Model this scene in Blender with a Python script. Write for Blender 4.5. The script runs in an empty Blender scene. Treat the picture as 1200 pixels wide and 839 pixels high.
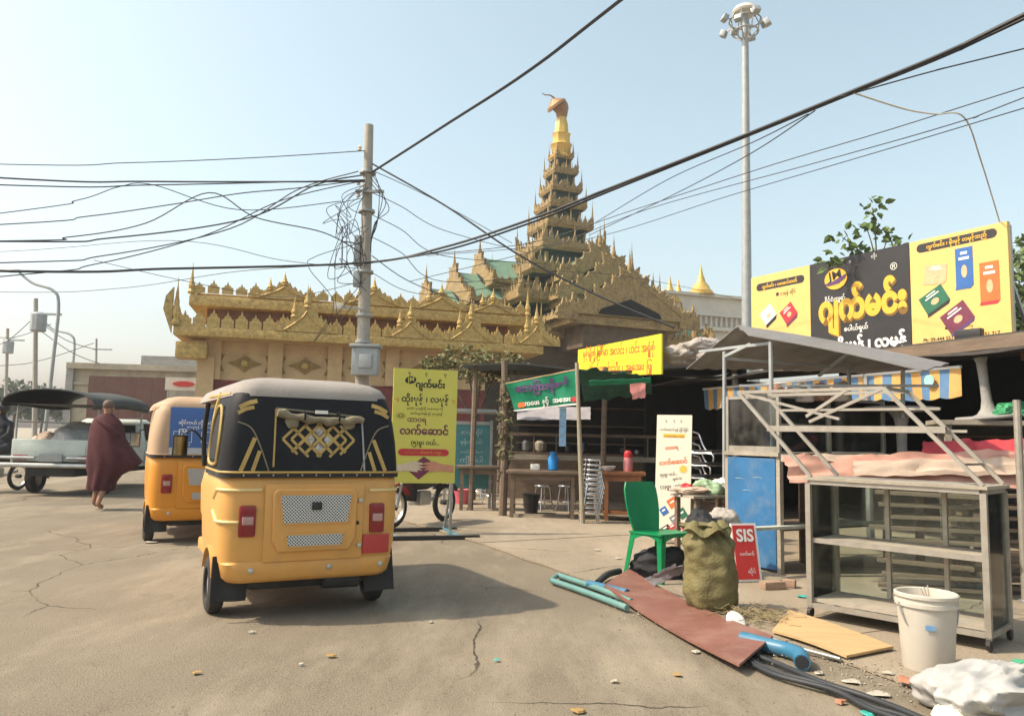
import bpy, bmesh, math, random
from mathutils import Vector, Matrix, Euler, noise
R = math.radians
PI = math.pi
random.seed(7)
S = bpy.context.scene
COL = S.collection
# ------------------------------------------------------------------ camera
FPX, HCAM = 900.0, 1.3
PITCH, ROLL = math.atan(93.5 / 900), R(1.3)
cam = bpy.data.cameras.new('Camera')
cam.sensor_fit = 'HORIZONTAL'; cam.sensor_width = 36.0; cam.lens = 36.0 * FPX / 1200
cam.clip_start = 0.05; cam.clip_end = 3000
camo = bpy.data.objects.new('Camera', cam); COL.objects.link(camo)
CM = Matrix.Rotation(PI / 2 + PITCH, 4, 'X') @ Matrix.Rotation(ROLL, 4, 'Z')
camo.matrix_world = Matrix.Translation((0, 0, HCAM)) @ CM
S.camera = camo
# ------------------------------------------------------------------ sky, sun, exposure
SUN_TO = Vector((-1.4, -0.2, 1.6)).normalized()
W = bpy.data.worlds.new('World'); S.world = W; W.use_nodes = True
nt = W.node_tree; bg = nt.nodes['Background']
sky = nt.nodes.new('ShaderNodeTexSky'); sky.sky_type = 'NISHITA'; sky.sun_disc = False
sky.sun_elevation = math.asin(SUN_TO.z); sky.sun_rotation = math.atan2(SUN_TO.x, SUN_TO.y)
sky.air_density = 1.3; sky.dust_density = 3.5; sky.ozone_density = 0.6; sky.altitude = 50
hs = nt.nodes.new('ShaderNodeHueSaturation'); hs.inputs['Hue'].default_value = 0.468; hs.inputs['Saturation'].default_value = 0.66; hs.inputs['Value'].default_value = 1.1
nt.links.new(sky.outputs[0], hs.inputs['Color']); nt.links.new(hs.outputs[0], bg.inputs[0])
bg.inputs[1].default_value = 0.132
sl = bpy.data.lights.new('Sun', 'SUN'); sl.energy = 3.4; sl.angle = R(1.2); sl.color = (1.0, 0.88, 0.68)
so = bpy.data.objects.new('Sun', sl); COL.objects.link(so)
so.rotation_euler = (-SUN_TO).to_track_quat('-Z', 'Y').to_euler(); so.location = (-20, -3, 30)
vs = S.view_settings; vs.view_transform = 'Standard'; vs.look = 'None'; vs.exposure = 0.74; vs.gamma = 1.0
vs.use_curve_mapping = False
S.cycles.max_bounces = 6; S.cycles.use_denoising = True

# ------------------------------------------------------------------ helpers
def ray(px, py):
    return CM.to_3x3() @ Vector(((px - 600) / FPX, -(py - 419.5) / FPX, -1))
def at(px, py, Y):
    d = ray(px, py); return d * (Y / d.y) + Vector((0, 0, HCAM))
def gp(px, py, z=0.0):
    d = ray(px, py); return d * ((z - HCAM) / d.z) + Vector((0, 0, HCAM))

MATS = {}
def mat(name, col, rough=0.7, metal=0.0, var=0.18, scale=6.0, bump=0.0, bscale=40.0, col2=None, spec=0.4,
        alpha=1.0, trans=0.0, dirt=0.0, dcol=(0.16, 0.13, 0.1), dscale=2.5, emit=None, stretch=None):
    if name in MATS: return MATS[name]
    m = bpy.data.materials.new(name); m.use_nodes = True; MATS[name] = m
    n = m.node_tree.nodes; L = m.node_tree.links; b = n['Principled BSDF']
    b.inputs['Roughness'].default_value = rough; b.inputs['Metallic'].default_value = metal
    b.inputs['Specular IOR Level'].default_value = spec
    tc = n.new('ShaderNodeTexCoord'); src = tc.outputs['Object']
    if stretch:
        mp = n.new('ShaderNodeMapping'); mp.inputs['Scale'].default_value = stretch
        L.new(src, mp.inputs[0]); src = mp.outputs[0]
    nz = n.new('ShaderNodeTexNoise'); nz.inputs['Scale'].default_value = scale; nz.inputs['Detail'].default_value = 5
    nz.inputs['Roughness'].default_value = 0.65
    L.new(src, nz.inputs['Vector'])
    rp = n.new('ShaderNodeValToRGB')
    a = tuple(max(0, c * (1 - var)) for c in col); z = tuple(min(1, c * (1 + var)) for c in (col2 or col))
    rp.color_ramp.elements[0].position = 0.3; rp.color_ramp.elements[1].position = 0.7
    rp.color_ramp.elements[0].color = (*a, 1); rp.color_ramp.elements[1].color = (*z, 1)
    L.new(nz.outputs['Fac'], rp.inputs[0]); out = rp.outputs[0]
    if dirt > 0:
        nd = n.new('ShaderNodeTexNoise'); nd.inputs['Scale'].default_value = dscale; nd.inputs['Detail'].default_value = 8
        nd.inputs['Roughness'].default_value = 0.7
        L.new(tc.outputs['Object'], nd.inputs['Vector'])
        r2 = n.new('ShaderNodeValToRGB'); r2.color_ramp.elements[0].position = 0.48; r2.color_ramp.elements[1].position = 0.75
        r2.color_ramp.elements[1].color = (dirt, dirt, dirt, 1)
        L.new(nd.outputs['Fac'], r2.inputs[0])
        mx = n.new('ShaderNodeMix'); mx.data_type = 'RGBA'
        L.new(r2.outputs[0], mx.inputs[0]); L.new(out, mx.inputs[6]); mx.inputs[7].default_value = (*dcol, 1)
        out = mx.outputs[2]
    L.new(out, b.inputs['Base Color'])
    if bump > 0:
        nb = n.new('ShaderNodeTexNoise'); nb.inputs['Scale'].default_value = bscale; nb.inputs['Detail'].default_value = 4
        L.new(src, nb.inputs['Vector'])
        bp = n.new('ShaderNodeBump'); bp.inputs['Strength'].default_value = bump; bp.inputs['Distance'].default_value = 0.03
        L.new(nb.outputs['Fac'], bp.inputs['Height']); L.new(bp.outputs[0], b.inputs['Normal'])
    if alpha < 1: b.inputs['Alpha'].default_value = alpha
    if trans > 0: b.inputs['Transmission Weight'].default_value = trans
    if emit: b.inputs['Emission Color'].default_value = (*emit, 1); b.inputs['Emission Strength'].default_value = 1
    return m

class MB:
    """collects shapes into one mesh"""
    def __init__(s): s.v = []; s.f = []
    def add(s, vs, fs, mtx=None):
        o = len(s.v)
        s.v += [tuple(mtx @ Vector(p)) if mtx is not None else tuple(p) for p in vs]
        s.f += [tuple(i + o for i in f) for f in fs]; return s
    def box(s, c, d, mtx=None, rot=None, bev=0.0):
        x, y, z = [k / 2 for k in d]
        M = Matrix.Translation(c)
        if rot is not None: M = M @ Euler(rot).to_matrix().to_4x4()
        if mtx is not None: M = mtx @ M
        if bev <= 0:
            vs = [(i * x, j * y, k * z) for i in (-1, 1) for j in (-1, 1) for k in (-1, 1)]
            return s.add(vs, [(0, 1, 3, 2), (4, 6, 7, 5), (0, 4, 5, 1), (2, 3, 7, 6), (0, 2, 6, 4), (1, 5, 7, 3)], M)
        bm = bmesh.new(); bmesh.ops.create_cube(bm, size=1)
        bmesh.ops.scale(bm, vec=d, verts=bm.verts)
        bmesh.ops.bevel(bm, geom=bm.edges[:], offset=min(bev, min(d) * 0.45), segments=2, affect='EDGES', profile=0.6)
        bm.verts.index_update()
        s.add([v.co for v in bm.verts], [[v.index for v in f.verts] for f in bm.faces], M); bm.free(); return s
    def bar(s, p, q, w, h=None, up=(0, 0, 1)):
        p, q = Vector(p), Vector(q); h = h or w
        d = q - p; L_ = d.length
        if L_ < 1e-6: return s
        d.normalize(); u = Vector(up)
        if abs(d.dot(u)) > 0.98: u = Vector((1, 0, 0))
        a = d.cross(u).normalized(); b = a.cross(d).normalized()
        vs = [e + a * (i * w / 2) + b * (j * h / 2) for e in (p, q) for i, j in ((-1, -1), (1, -1), (1, 1), (-1, 1))]
        return s.add(vs, [(3, 2, 1, 0), (4, 5, 6, 7), (0, 1, 5, 4), (1, 2, 6, 5), (2, 3, 7, 6), (3, 0, 4, 7)])
    def tube(s, pts, r, n=8, cap=True, r2=None):
        pts = [Vector(p) for p in pts]; k = len(pts); vs = []; fs = []
        prev = None
        for i, p in enumerate(pts):
            d = (pts[min(i + 1, k - 1)] - pts[max(i - 1, 0)])
            d = d.normalized() if d.length > 1e-9 else Vector((0, 0, 1))
            if prev is None:
                u = Vector((0, 0, 1)) if abs(d.z) < 0.9 else Vector((1, 0, 0))
                a = d.cross(u).normalized()
            else:
                a = (prev - d * prev.dot(d)).normalized()
            prev = a; b = d.cross(a)
            if isinstance(r, (list, tuple)): rr = r[i]
            else: rr = r + ((r2 - r) * i / (k - 1) if r2 is not None else 0)
            vs += [p + a * (rr * math.cos(t * 2 * PI / n)) + b * (rr * math.sin(t * 2 * PI / n)) for t in range(n)]
        for i in range(k - 1):
            for t in range(n):
                t2 = (t + 1) % n
                fs.append((i * n + t, i * n + t2, (i + 1) * n + t2, (i + 1) * n + t))
        if cap: fs += [tuple(range(n - 1, -1, -1)), tuple((k - 1) * n + t for t in range(n))]
        return s.add(vs, fs)
    def lathe(s, prof, c=(0, 0, 0), n=12, mtx=None, cap=True):
        vs = []; fs = []; k = len(prof)
        for r, z in prof: vs += [(r * math.cos(t * 2 * PI / n), r * math.sin(t * 2 * PI / n), z) for t in range(n)]
        for i in range(k - 1):
            for t in range(n):
                t2 = (t + 1) % n; fs.append((i * n + t, i * n + t2, (i + 1) * n + t2, (i + 1) * n + t))
        if cap: fs += [tuple(range(n - 1, -1, -1)), tuple((k - 1) * n + t for t in range(n))]
        M = Matrix.Translation(c)
        if mtx is not None: M = M @ mtx
        return s.add(vs, fs, M)
    def loft(s, rings, cap=True, close=True):
        n = len(rings[0]); vs = [p for r_ in rings for p in r_]; fs = []
        for i in range(len(rings) - 1):
            for t in range(n if close else n - 1):
                t2 = (t + 1) % n; fs.append((i * n + t, i * n + t2, (i + 1) * n + t2, (i + 1) * n + t))
        if cap and close: fs += [tuple(range(n - 1, -1, -1)), tuple((len(rings) - 1) * n + t for t in range(n))]
        return s.add(vs, fs)
    def prism(s, poly, t, mtx=None):
        """poly in local XZ, thickness t along +Y, front at y=0"""
        n = len(poly); vs = [(x, 0, z) for x, z in poly] + [(x, t, z) for x, z in poly]
        fs = [tuple(range(n)), tuple(range(2 * n - 1, n - 1, -1))] + [(i, i + n, (i + 1) % n + n, (i + 1) % n) for i in range(n)]
        return s.add(vs, fs, mtx)
    def strip(s, low, high, t, mtx=None):
        """closed band between two polylines in XZ (same count), thickness t"""
        n = len(low); vs = [(x, y, z) for y in (0, t) for P in (low, high) for x, z in P]; fs = []
        for i in range(n - 1):
            fs.append((i, i + 1, n + i + 1, n + i)); fs.append((2 * n + i, 3 * n + i, 3 * n + i + 1, 2 * n + i + 1))
            fs.append((n + i, n + i + 1, 3 * n + i + 1, 3 * n + i)); fs.append((i, 2 * n + i, 2 * n + i + 1, i + 1))
        fs.append((0, n, 3 * n, 2 * n)); fs.append((n - 1, 3 * n - 1, 4 * n - 1, 2 * n - 1))
        return s.add(vs, fs, mtx)
    def ell(s, c, d, n=12, m=8, jit=0.0, seed=0, mtx=None):
        vs = []; fs = []; rnd = random.Random(seed)
        for i in range(m + 1):
            ph = PI * i / m
            for t in range(n):
                th = 2 * PI * t / n
                p = Vector((math.sin(ph) * math.cos(th), math.sin(ph) * math.sin(th), math.cos(ph)))
                k = 1 + (noise.noise(p * 2.2 + Vector((seed * 3.1, seed, 0))) * jit if jit else 0)
                vs.append(Vector((c[0] + d[0] * p.x * k, c[1] + d[1] * p.y * k, c[2] + d[2] * p.z * k)))
        for i in range(m):
            for t in range(n):
                t2 = (t + 1) % n; fs.append((i * n + t, (i + 1) * n + t, (i + 1) * n + t2, i * n + t2))
        return s.add(vs, fs, mtx)
    def grid(s, fn, nu, nv, thick=0.0):
        """fn(u,v) -> point; u,v in 0..1"""
        P = [[Vector(fn(i / nu, j / nv)) for j in range(nv + 1)] for i in range(nu + 1)]
        vs = [p for row in P for p in row]; m = nv + 1
        fs = [(i * m + j, (i + 1) * m + j, (i + 1) * m + j + 1, i * m + j + 1) for i in range(nu) for j in range(nv)]
        if thick:
            N = len(vs); nn = []
            for i in range(nu + 1):
                for j in range(nv + 1):
                    a = P[min(i + 1, nu)][j] - P[max(i - 1, 0)][j]; b = P[i][min(j + 1, nv)] - P[i][max(j - 1, 0)]
                    c = a.cross(b); c = c.normalized() if c.length > 1e-9 else Vector((0, 0, 1))
                    nn.append(P[i][j] - c * thick)
            vs += nn; fs += [tuple(N + k for k in reversed(f)) for f in fs[:nu * nv]]
            edge = [i * m for i in range(nu + 1)] + [nu * m + j for j in range(1, m)] + [i * m + nv for i in range(nu - 1, -1, -1)] + [j for j in range(nv - 1, 0, -1)]
            for k in range(len(edge)):
                a, b = edge[k], edge[(k + 1) % len(edge)]; fs.append((b, a, a + N, b + N))
        return s.add(vs, fs)
    def mesh(s, name, m=None, smooth=True, ang=35):
        me = bpy.data.meshes.new(name); me.from_pydata(s.v, [], s.f); me.validate()
        bm = bmesh.new(); bm.from_mesh(me); bmesh.ops.recalc_face_normals(bm, faces=bm.faces); bm.to_mesh(me); bm.free()
        if smooth:
            me.polygons.foreach_set('use_smooth', [True] * len(me.polygons)); me.set_sharp_from_angle(angle=R(ang))
        if m: me.materials.append(m)
        me.update(); return me
    def build(s, name, m=None, parent=None, smooth=True, ang=35):
        return link(name, s.mesh(name, m, smooth, ang), parent)

def link(name, me, parent=None):
    o = bpy.data.objects.new(name, me); COL.objects.link(o)
    if parent is not None: o.parent = parent
    return o
def inst(o, parent, loc=None, rot=None, sc=None, mtx=None):
    c = o.copy(); COL.objects.link(c); c.parent = parent
    if mtx is not None: c.matrix_local = mtx
    if loc is not None: c.location = loc
    if rot is not None: c.rotation_euler = rot
    if sc is not None: c.scale = sc
    return c
def tag(o, label=None, cat=None, group=None, kind=None):
    if label: o['label'] = label
    if cat: o['category'] = cat
    if group: o['group'] = group
    if kind: o['kind'] = kind
    return o
def empty(name, loc=(0, 0, 0), rz=0.0, rot=None, label=None, cat=None, group=None):
    o = bpy.data.objects.new(name, None); COL.objects.link(o); o.empty_display_size = 0.1
    o.location = loc; o.rotation_euler = rot if rot else (0, 0, rz)
    return tag(o, label, cat, group)
def copy_tree(o, parent=None, deep=True):
    c = o.copy(); COL.objects.link(c); c.parent = parent
    for ch in list(o.children): copy_tree(ch, c)
    return c
def crv(pts, k=8):
    """Catmull-Rom through points"""
    pts = [Vector(p) for p in pts]; out = []
    for i in range(len(pts) - 1):
        p0, p1, p2, p3 = pts[max(i - 1, 0)], pts[i], pts[i + 1], pts[min(i + 2, len(pts) - 1)]
        for j in range(k):
            t = j / k
            out.append(0.5 * ((2 * p1) + (p2 - p0) * t + (2 * p0 - 5 * p1 + 4 * p2 - p3) * t * t + (3 * p1 - p0 - 3 * p2 + p3) * t ** 3))
    return out + [pts[-1]]
def rrect(hw, y0, y1, z, r, n=5, rf=None):
    """rounded rectangle outline in XY at height z"""
    rf = r if rf is None else rf; out = []
    for cx, cy, a0, q in ((hw - r, y0 + r, -90, r), (hw - rf, y1 - rf, 0, rf), (-hw + rf, y1 - rf, 90, rf), (-hw + r, y0 + r, 180, r)):
        for i in range(n + 1):
            a = R(a0 + 90 * i / n); out.append((cx + q * math.cos(a), cy + q * math.sin(a), z))
    return out
def text(body, m, parent, x, z, w=None, size=0.1, y=-0.004, bold=0.0, align='CENTER', ext=0.001, name='lettering', roty=0, hmax=None, split=False, vs=1.0):
    """flat lettering in the parent's local XZ plane, facing -Y"""
    cu = bpy.data.curves.new('lettering', 'FONT'); cu.body = body; cu.size = 1.0; cu.align_x = align
    cu.resolution_u = 3; cu.offset = bold; cu.extrude = 0.0
    o = bpy.data.objects.new('lettering_tmp', cu); COL.objects.link(o)
    dg = bpy.context.evaluated_depsgraph_get()
    me = bpy.data.meshes.new_from_object(o.evaluated_get(dg)); bpy.data.objects.remove(o); bpy.data.curves.remove(cu)
    xs = [v.co.x for v in me.vertices]
    if not xs: return None
    k = size
    if w:
        k = w / max(1e-6, max(xs) - min(xs)); cx = (max(xs) + min(xs)) / 2
    else: cx = 0
    ys = [v.co.y for v in me.vertices]; kz = k * vs
    if hmax and (max(ys) - min(ys)) * k > hmax: kz = hmax / (max(ys) - min(ys))
    c, s_ = math.cos(roty), math.sin(roty)
    for v in me.vertices:
        a, b = (v.co.x - cx) * k, v.co.y * kz
        v.co = (x + a * c - b * s_, y, z + a * s_ + b * c)
    me.materials.clear(); me.materials.append(m); me.update()
    if not split: return link(name, me, parent)
    # one object per written word
    bm = bmesh.new(); bm.from_mesh(me); todo = set(bm.verts); isl = []
    while todo:
        st_ = [todo.pop()]; cur = list(st_)
        while st_:
            for e_ in st_.pop().link_edges:
                for q in e_.verts:
                    if q in todo: todo.discard(q); st_.append(q); cur.append(q)
        isl.append((min(q.co.x for q in cur), max(q.co.x for q in cur), [q.index for q in cur]))
    bm.free(); isl.sort(); grp = []
    for a, b, ids in isl:
        if grp and a < grp[-1][1] + k * .16: grp[-1][1] = max(b, grp[-1][1]); grp[-1][2] += ids
        else: grp.append([a, b, list(ids)])
    out = []
    for a, b, ids in grp:
        keep = {v: n_ for n_, v in enumerate(ids)}; m2 = bpy.data.meshes.new(name)
        m2.from_pydata([tuple(me.vertices[v].co) for v in ids], [], [[keep[v] for v in p.vertices] for p in me.polygons if p.vertices[0] in keep])
        m2.materials.append(m); out.append(link(name, m2, parent))
    return out
def crumple(c, d, seed=0, amp=.28, freq=2.2, n=64, m=40, aniso=(1, 2.4, 1.2), flat=True):
    """heap of creased cloth: ridged folds running mostly one way"""
    b = MB().ell((0, 0, 0), (1, 1, 1), n, m); A = Vector(aniso)
    for j, v in enumerate(b.v):
        q = Vector(v); s1 = Vector((q.x * A.x, q.y * A.y, q.z * A.z)) * freq + Vector((seed * 1.7, seed * .9, 3))
        w = (.35 - abs(noise.noise(s1))) * amp + (.3 - abs(noise.noise(s1 * 2.3))) * amp * .45 + noise.noise(q * 1.1 + Vector((seed, 0, 0))) * amp * 1.3
        q = q * (1 + w); z = q.z
        if flat and z < -.6: z = -.6 + (z + .6) * .1
        b.v[j] = (c[0] + q.x * d[0], c[1] + q.y * d[1], c[2] + z * d[2])
    return b
def leaves(mb, c, rad, n, size, seed=0, flat=0.0, shape=None):
    rnd = random.Random(seed)
    for i in range(n):
        while True:
            p = Vector((rnd.uniform(-1, 1), rnd.uniform(-1, 1), rnd.uniform(-1, 1)))
            if 0.15 < p.length < 1: break
        if noise.noise(p * 2.3 + Vector((seed, seed * 2.7, 0))) < -0.12: continue
        q = Vector((c[0] + p.x * rad[0], c[1] + p.y * rad[1], c[2] + p.z * rad[2]))
        e = Euler((rnd.uniform(-1.2, 1.2), rnd.uniform(-1.2, 1.2), rnd.uniform(0, 6.28))).to_matrix().to_4x4()
        k = size * rnd.uniform(0.6, 1.3)
        M = Matrix.Translation(q) @ e
        mb.add([(0, 0, 0), (k * .26, k * .2, k * .06), (k * .3, k * .5, k * .08), (0, k, -k * .06), (-k * .3, k * .5, k * .08), (-k * .26, k * .2, k * .06)], [(0, 1, 2, 3), (0, 3, 4, 5)], M)
    return mb
# ------------------------------------------------------------------ materials
GOLD = mat('gold_paint', (0.46, 0.30, 0.09), 0.5, 0.15, 0.28, 9, 0.7, 16, col2=(0.5, 0.35, 0.12), dirt=0.5, dcol=(0.12, 0.08, 0.03), dscale=4)
GOLD2 = mat('weathered_gold', (0.27, 0.185, 0.075), 0.6, 0.1, 0.3, 7, 0.9, 9, col2=(0.32, 0.22, 0.09), dirt=0.8, dcol=(0.07, 0.05, 0.03), dscale=2.2)
CREAM = mat('cream_plaster', (0.52, 0.37, 0.2), 0.85, 0, 0.12, 2, 0.15, 30, dirt=0.35, dcol=(0.25, 0.18, 0.11))
REDW = mat('dark_red_paint', (0.16, 0.035, 0.03), 0.7, 0, 0.2, 3, dirt=0.3)
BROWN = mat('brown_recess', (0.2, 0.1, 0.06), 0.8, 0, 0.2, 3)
GREENR = mat('green_roof_sheet', (0.15, 0.25, 0.17), 0.6, 0.1, 0.18, 3, 0.15, 20, dirt=0.35, dcol=(0.1, 0.12, 0.09))
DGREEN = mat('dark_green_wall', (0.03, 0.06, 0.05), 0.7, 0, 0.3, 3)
DARK = mat('shade_black', (0.012, 0.012, 0.012), 0.9, 0, 0.3, 4)  # near-black colour standing for shade in openings and shop interiors
CONC = mat('concrete_grey', (0.3, 0.29, 0.27), 0.9, 0, 0.18, 4, 0.25, 30, dirt=0.4, dcol=(0.16, 0.14, 0.12))
WHITE = mat('white_plaster', (0.62, 0.57, 0.48), 0.8, 0, 0.1, 2, 0.1, 20, dirt=0.3, dcol=(0.35, 0.3, 0.25))
STEEL = mat('galvanised_steel', (0.36, 0.36, 0.34), 0.45, 0.6, 0.2, 12, dirt=0.4, dcol=(0.2, 0.15, 0.1), dscale=6)
GREYP = mat('grey_paint', (0.33, 0.35, 0.35), 0.55, 0.2, 0.12, 4, dirt=0.25)
CABLE = mat('black_cable', (0.022, 0.022, 0.024), 0.6, 0, 0.2, 3)
LEAF = mat('leaf_green', (0.07, 0.11, 0.03), 0.6, 0, 0.45, 0.9, col2=(0.11, 0.15, 0.045))
LEAF2 = mat('leaf_olive', (0.1, 0.11, 0.035), 0.65, 0, 0.4, 1.2, col2=(0.16, 0.15, 0.06))
BARK = mat('bark', (0.12, 0.09, 0.065), 0.9, 0, 0.3, 12, 0.5, 25)

# ------------------------------------------------------------------ ground
def ground_mat(name, base, patch, dust, bump=0.45):
    m = bpy.data.materials.new(name); m.use_nodes = True; n = m.node_tree.nodes; L = m.node_tree.links; b = n['Principled BSDF']
    tc = n.new('ShaderNodeTexCoord'); geo = n.new('ShaderNodeNewGeometry')
    def nz(scale, det=6, ro=0.6, st=None):
        t = n.new('ShaderNodeTexNoise'); t.inputs['Scale'].default_value = scale; t.inputs['Detail'].default_value = det; t.inputs['Roughness'].default_value = ro
        if st:
            mp = n.new('ShaderNodeMapping'); mp.inputs['Scale'].default_value = st; mp.inputs['Rotation'].default_value = (0, 0, R(-24))
            L.new(geo.outputs['Position'], mp.inputs[0]); L.new(mp.outputs[0], t.inputs['Vector'])
        else: L.new(geo.outputs['Position'], t.inputs['Vector'])
        return t.outputs['Fac']
    def ramp(f, a, c):
        r_ = n.new('ShaderNodeValToRGB'); r_.color_ramp.elements[0].position = a; r_.color_ramp.elements[1].position = c; L.new(f, r_.inputs[0]); return r_.outputs[0]
    def mix(f, a, c):
        x = n.new('ShaderNodeMix'); x.data_type = 'RGBA'; L.new(f, x.inputs[0])
        if isinstance(a, tuple): x.inputs[6].default_value = (*a, 1)
        else: L.new(a, x.inputs[6])
        if isinstance(c, tuple): x.inputs[7].default_value = (*c, 1)
        else: L.new(c, x.inputs[7])
        return x.outputs[2]
    c1 = mix(ramp(nz(0.5, 5), 0.4, 0.62), base, patch)
    c2 = mix(ramp(nz(.8, 7, 0.7, (1, 0.3, 1)), 0.47, 0.68), c1, dust)
    dk = tuple(k * 0.62 for k in base)
    c3 = mix(ramp(nz(2.3, 8, 0.72), 0.6, 0.78), c2, dk)
    c4 = mix(ramp(nz(80, 3), 0.42, 0.68), c3, tuple(k * 1.7 for k in base))
    sp = ramp(nz(45, 2), 0.64, 0.7)
    c5 = mix(sp, c4, dk)
    vo = n.new('ShaderNodeTexVoronoi'); vo.feature = 'DISTANCE_TO_EDGE'; vo.inputs['Scale'].default_value = .55
    wn = n.new('ShaderNodeTexNoise'); wn.inputs['Scale'].default_value = 2.2; wn.inputs['Detail'].default_value = 6; L.new(geo.outputs['Position'], wn.inputs['Vector'])
    wm = n.new('ShaderNodeMix'); wm.data_type = 'RGBA'; wm.inputs[0].default_value = .22; L.new(geo.outputs['Position'], wm.inputs[6]); L.new(wn.outputs['Color'], wm.inputs[7]); L.new(wm.outputs[2], vo.inputs['Vector'])
    cr_ = n.new('ShaderNodeMath'); cr_.operation = 'LESS_THAN'; cr_.inputs[1].default_value = .003; L.new(vo.outputs['Distance'], cr_.inputs[0])
    cm = n.new('ShaderNodeMath'); cm.operation = 'MULTIPLY'; L.new(cr_.outputs[0], cm.inputs[0]); L.new(ramp(nz(.35, 2), .5, .56), cm.inputs[1])
    c5 = mix(cm.outputs[0], c5, tuple(k * .4 for k in base))
    L.new(c5, b.inputs['Base Color']); b.inputs['Roughness'].default_value = 0.88; b.inputs['Specular IOR Level'].default_value = 0.25
    ad = n.new('ShaderNodeMath'); ad.operation = 'ADD'
    L.new(nz(90, 3), ad.inputs[0]); L.new(nz(4, 6), ad.inputs[1])
    bp = n.new('ShaderNodeBump'); bp.inputs['Strength'].default_value = bump; bp.inputs['Distance'].default_value = 0.02
    L.new(ad.outputs[0], bp.inputs['Height']); L.new(bp.outputs[0], b.inputs['Normal'])
    return m
ROADM = ground_mat('dusty_asphalt', (0.14, 0.115, 0.082), (0.195, 0.162, 0.117), (0.36, 0.3, 0.215))
SLABM = ground_mat('dusty_concrete', (0.2, 0.163, 0.118), (0.27, 0.222, 0.16), (0.37, 0.31, 0.23), 0.35)
EARTH = ground_mat('dry_earth', (0.24, 0.2, 0.15), (0.28, 0.24, 0.18), (0.32, 0.27, 0.2))
tag(MB().add([(-600, -100, -.03), (600, -100, -.03), (600, 1200, -.03), (-600, 1200, -.03)], [(0, 1, 2, 3)]).build('ground', EARTH), kind='structure')
rd = MB().add([(-16, -12, 0), (9, -12, 0), (9, 5, 0), (3, 30, 0), (-11, 90, 0), (-60, 90, 0), (-30, 30, 0)], [(0, 1, 2, 3, 4, 5, 6)]).build('road', ROADM)
tag(rd, kind='structure')
# concrete apron in front of the stalls: cast slabs with open, broken joints
D0 = Vector((-0.444, 0.896, 0)); N0 = Vector((0.896, 0.444, 0)); A0 = Vector((0.55, 7.64, 0))
apron = tag(MB().add([tuple(A0 + D0 * s_ + N0 * t_ + Vector((0, 0, .003))) for s_, t_ in ((-14, .12), (12, .12), (12, 14), (-14, 14))], [(0, 1, 2, 3)]).build('pavement', EARTH), kind='structure')
rnd = random.Random(3)
ss = [-14, -8.2, -5.1, -2.9, -0.2, 2.0, 4.6, 8.0, 12]; ts = [0.0, 2.3, 4.4, 7.4, 14]
J = {(i, j): (s_ + rnd.uniform(-.3, .3), t_ + (rnd.uniform(-.25, .25) if j else rnd.uniform(-.07, .07))) for i, s_ in enumerate(ss) for j, t_ in enumerate(ts)}
def jag(a, b, k):
    out = []
    for q in range(12):
        f = q / 12; p = Vector(a).lerp(Vector(b), f)
        w = noise.noise(Vector((p.x * 1.6, p.y * 1.6, 0))) * 0.06 + noise.noise(Vector((p.x * 6, p.y * 6, 3))) * 0.025
        if 0 < q: p = p + Vector((w, w * .7))
        out.append(p)
    return out
for i in range(len(ss) - 1):
    for j in range(len(ts) - 1):
        cs = [J[i, j], J[i + 1, j], J[i + 1, j + 1], J[i, j + 1]]
        ring = []
        for a, b in zip(cs, cs[1:] + cs[:1]): ring += jag(a, b, 0)
        c = sum((Vector(p) for p in ring), Vector((0, 0))) / len(ring)
        ring = [p + (c - p).normalized() * 0.006 for p in ring]
        zt = 0.022 + rnd.uniform(-.004, .004)
        P = [A0 + D0 * p.x + N0 * p.y for p in ring]
        m_ = MB(); n_ = len(P)
        m_.add([(p.x, p.y, 0.006) for p in P] + [(p.x, p.y, zt) for p in P], [tuple(range(n_, 2 * n_))] + [(k, (k + 1) % n_, (k + 1) % n_ + n_, k + n_) for k in range(n_)])
        m_.build('concrete_slab', SLABM, apron, smooth=False)
ZA = 0.022

# ------------------------------------------------------------------ carved ornament
TOOTH = [(0, .5), (.16, .52), (.26, .7), (.38, .68), (.5, 1.0), (.62, .68), (.74, .7), (.84, .52)]
def carved(L_, h, n, env=lambda u: 1.0, t=0.08):
    top = []; w = L_ / n
    rv = random.Random(n * 31 + int(h * 100))
    for i in range(n):
        jv = rv.uniform(.78, 1.45) if n > 1 else 1.0
        for u, k in TOOTH:
            k = k if k < .6 else k * jv
            x = (i + u) * w; top.append((x, h * env(x / L_) * k if 0 < x < L_ else h * env(x / L_) * .5))
    top.append((L_, h * env(1) * .5))
    return MB().strip([(x, 0) for x, z in top], top, t)
def finial(h, r, n=8):
    return MB().lathe([(r * .9, 0), (r, h * .06), (r * .6, h * .14), (r * .85, h * .22), (r * .8, h * .3), (r * .45, h * .42), (r * .5, h * .47), (r * .28, h * .6), (r * .3, h * .64), (r * .12, h * .8), (.004, h)], n=n)
def tilt(L_, p, d, up=(0, 0, 1)): pass

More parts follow.
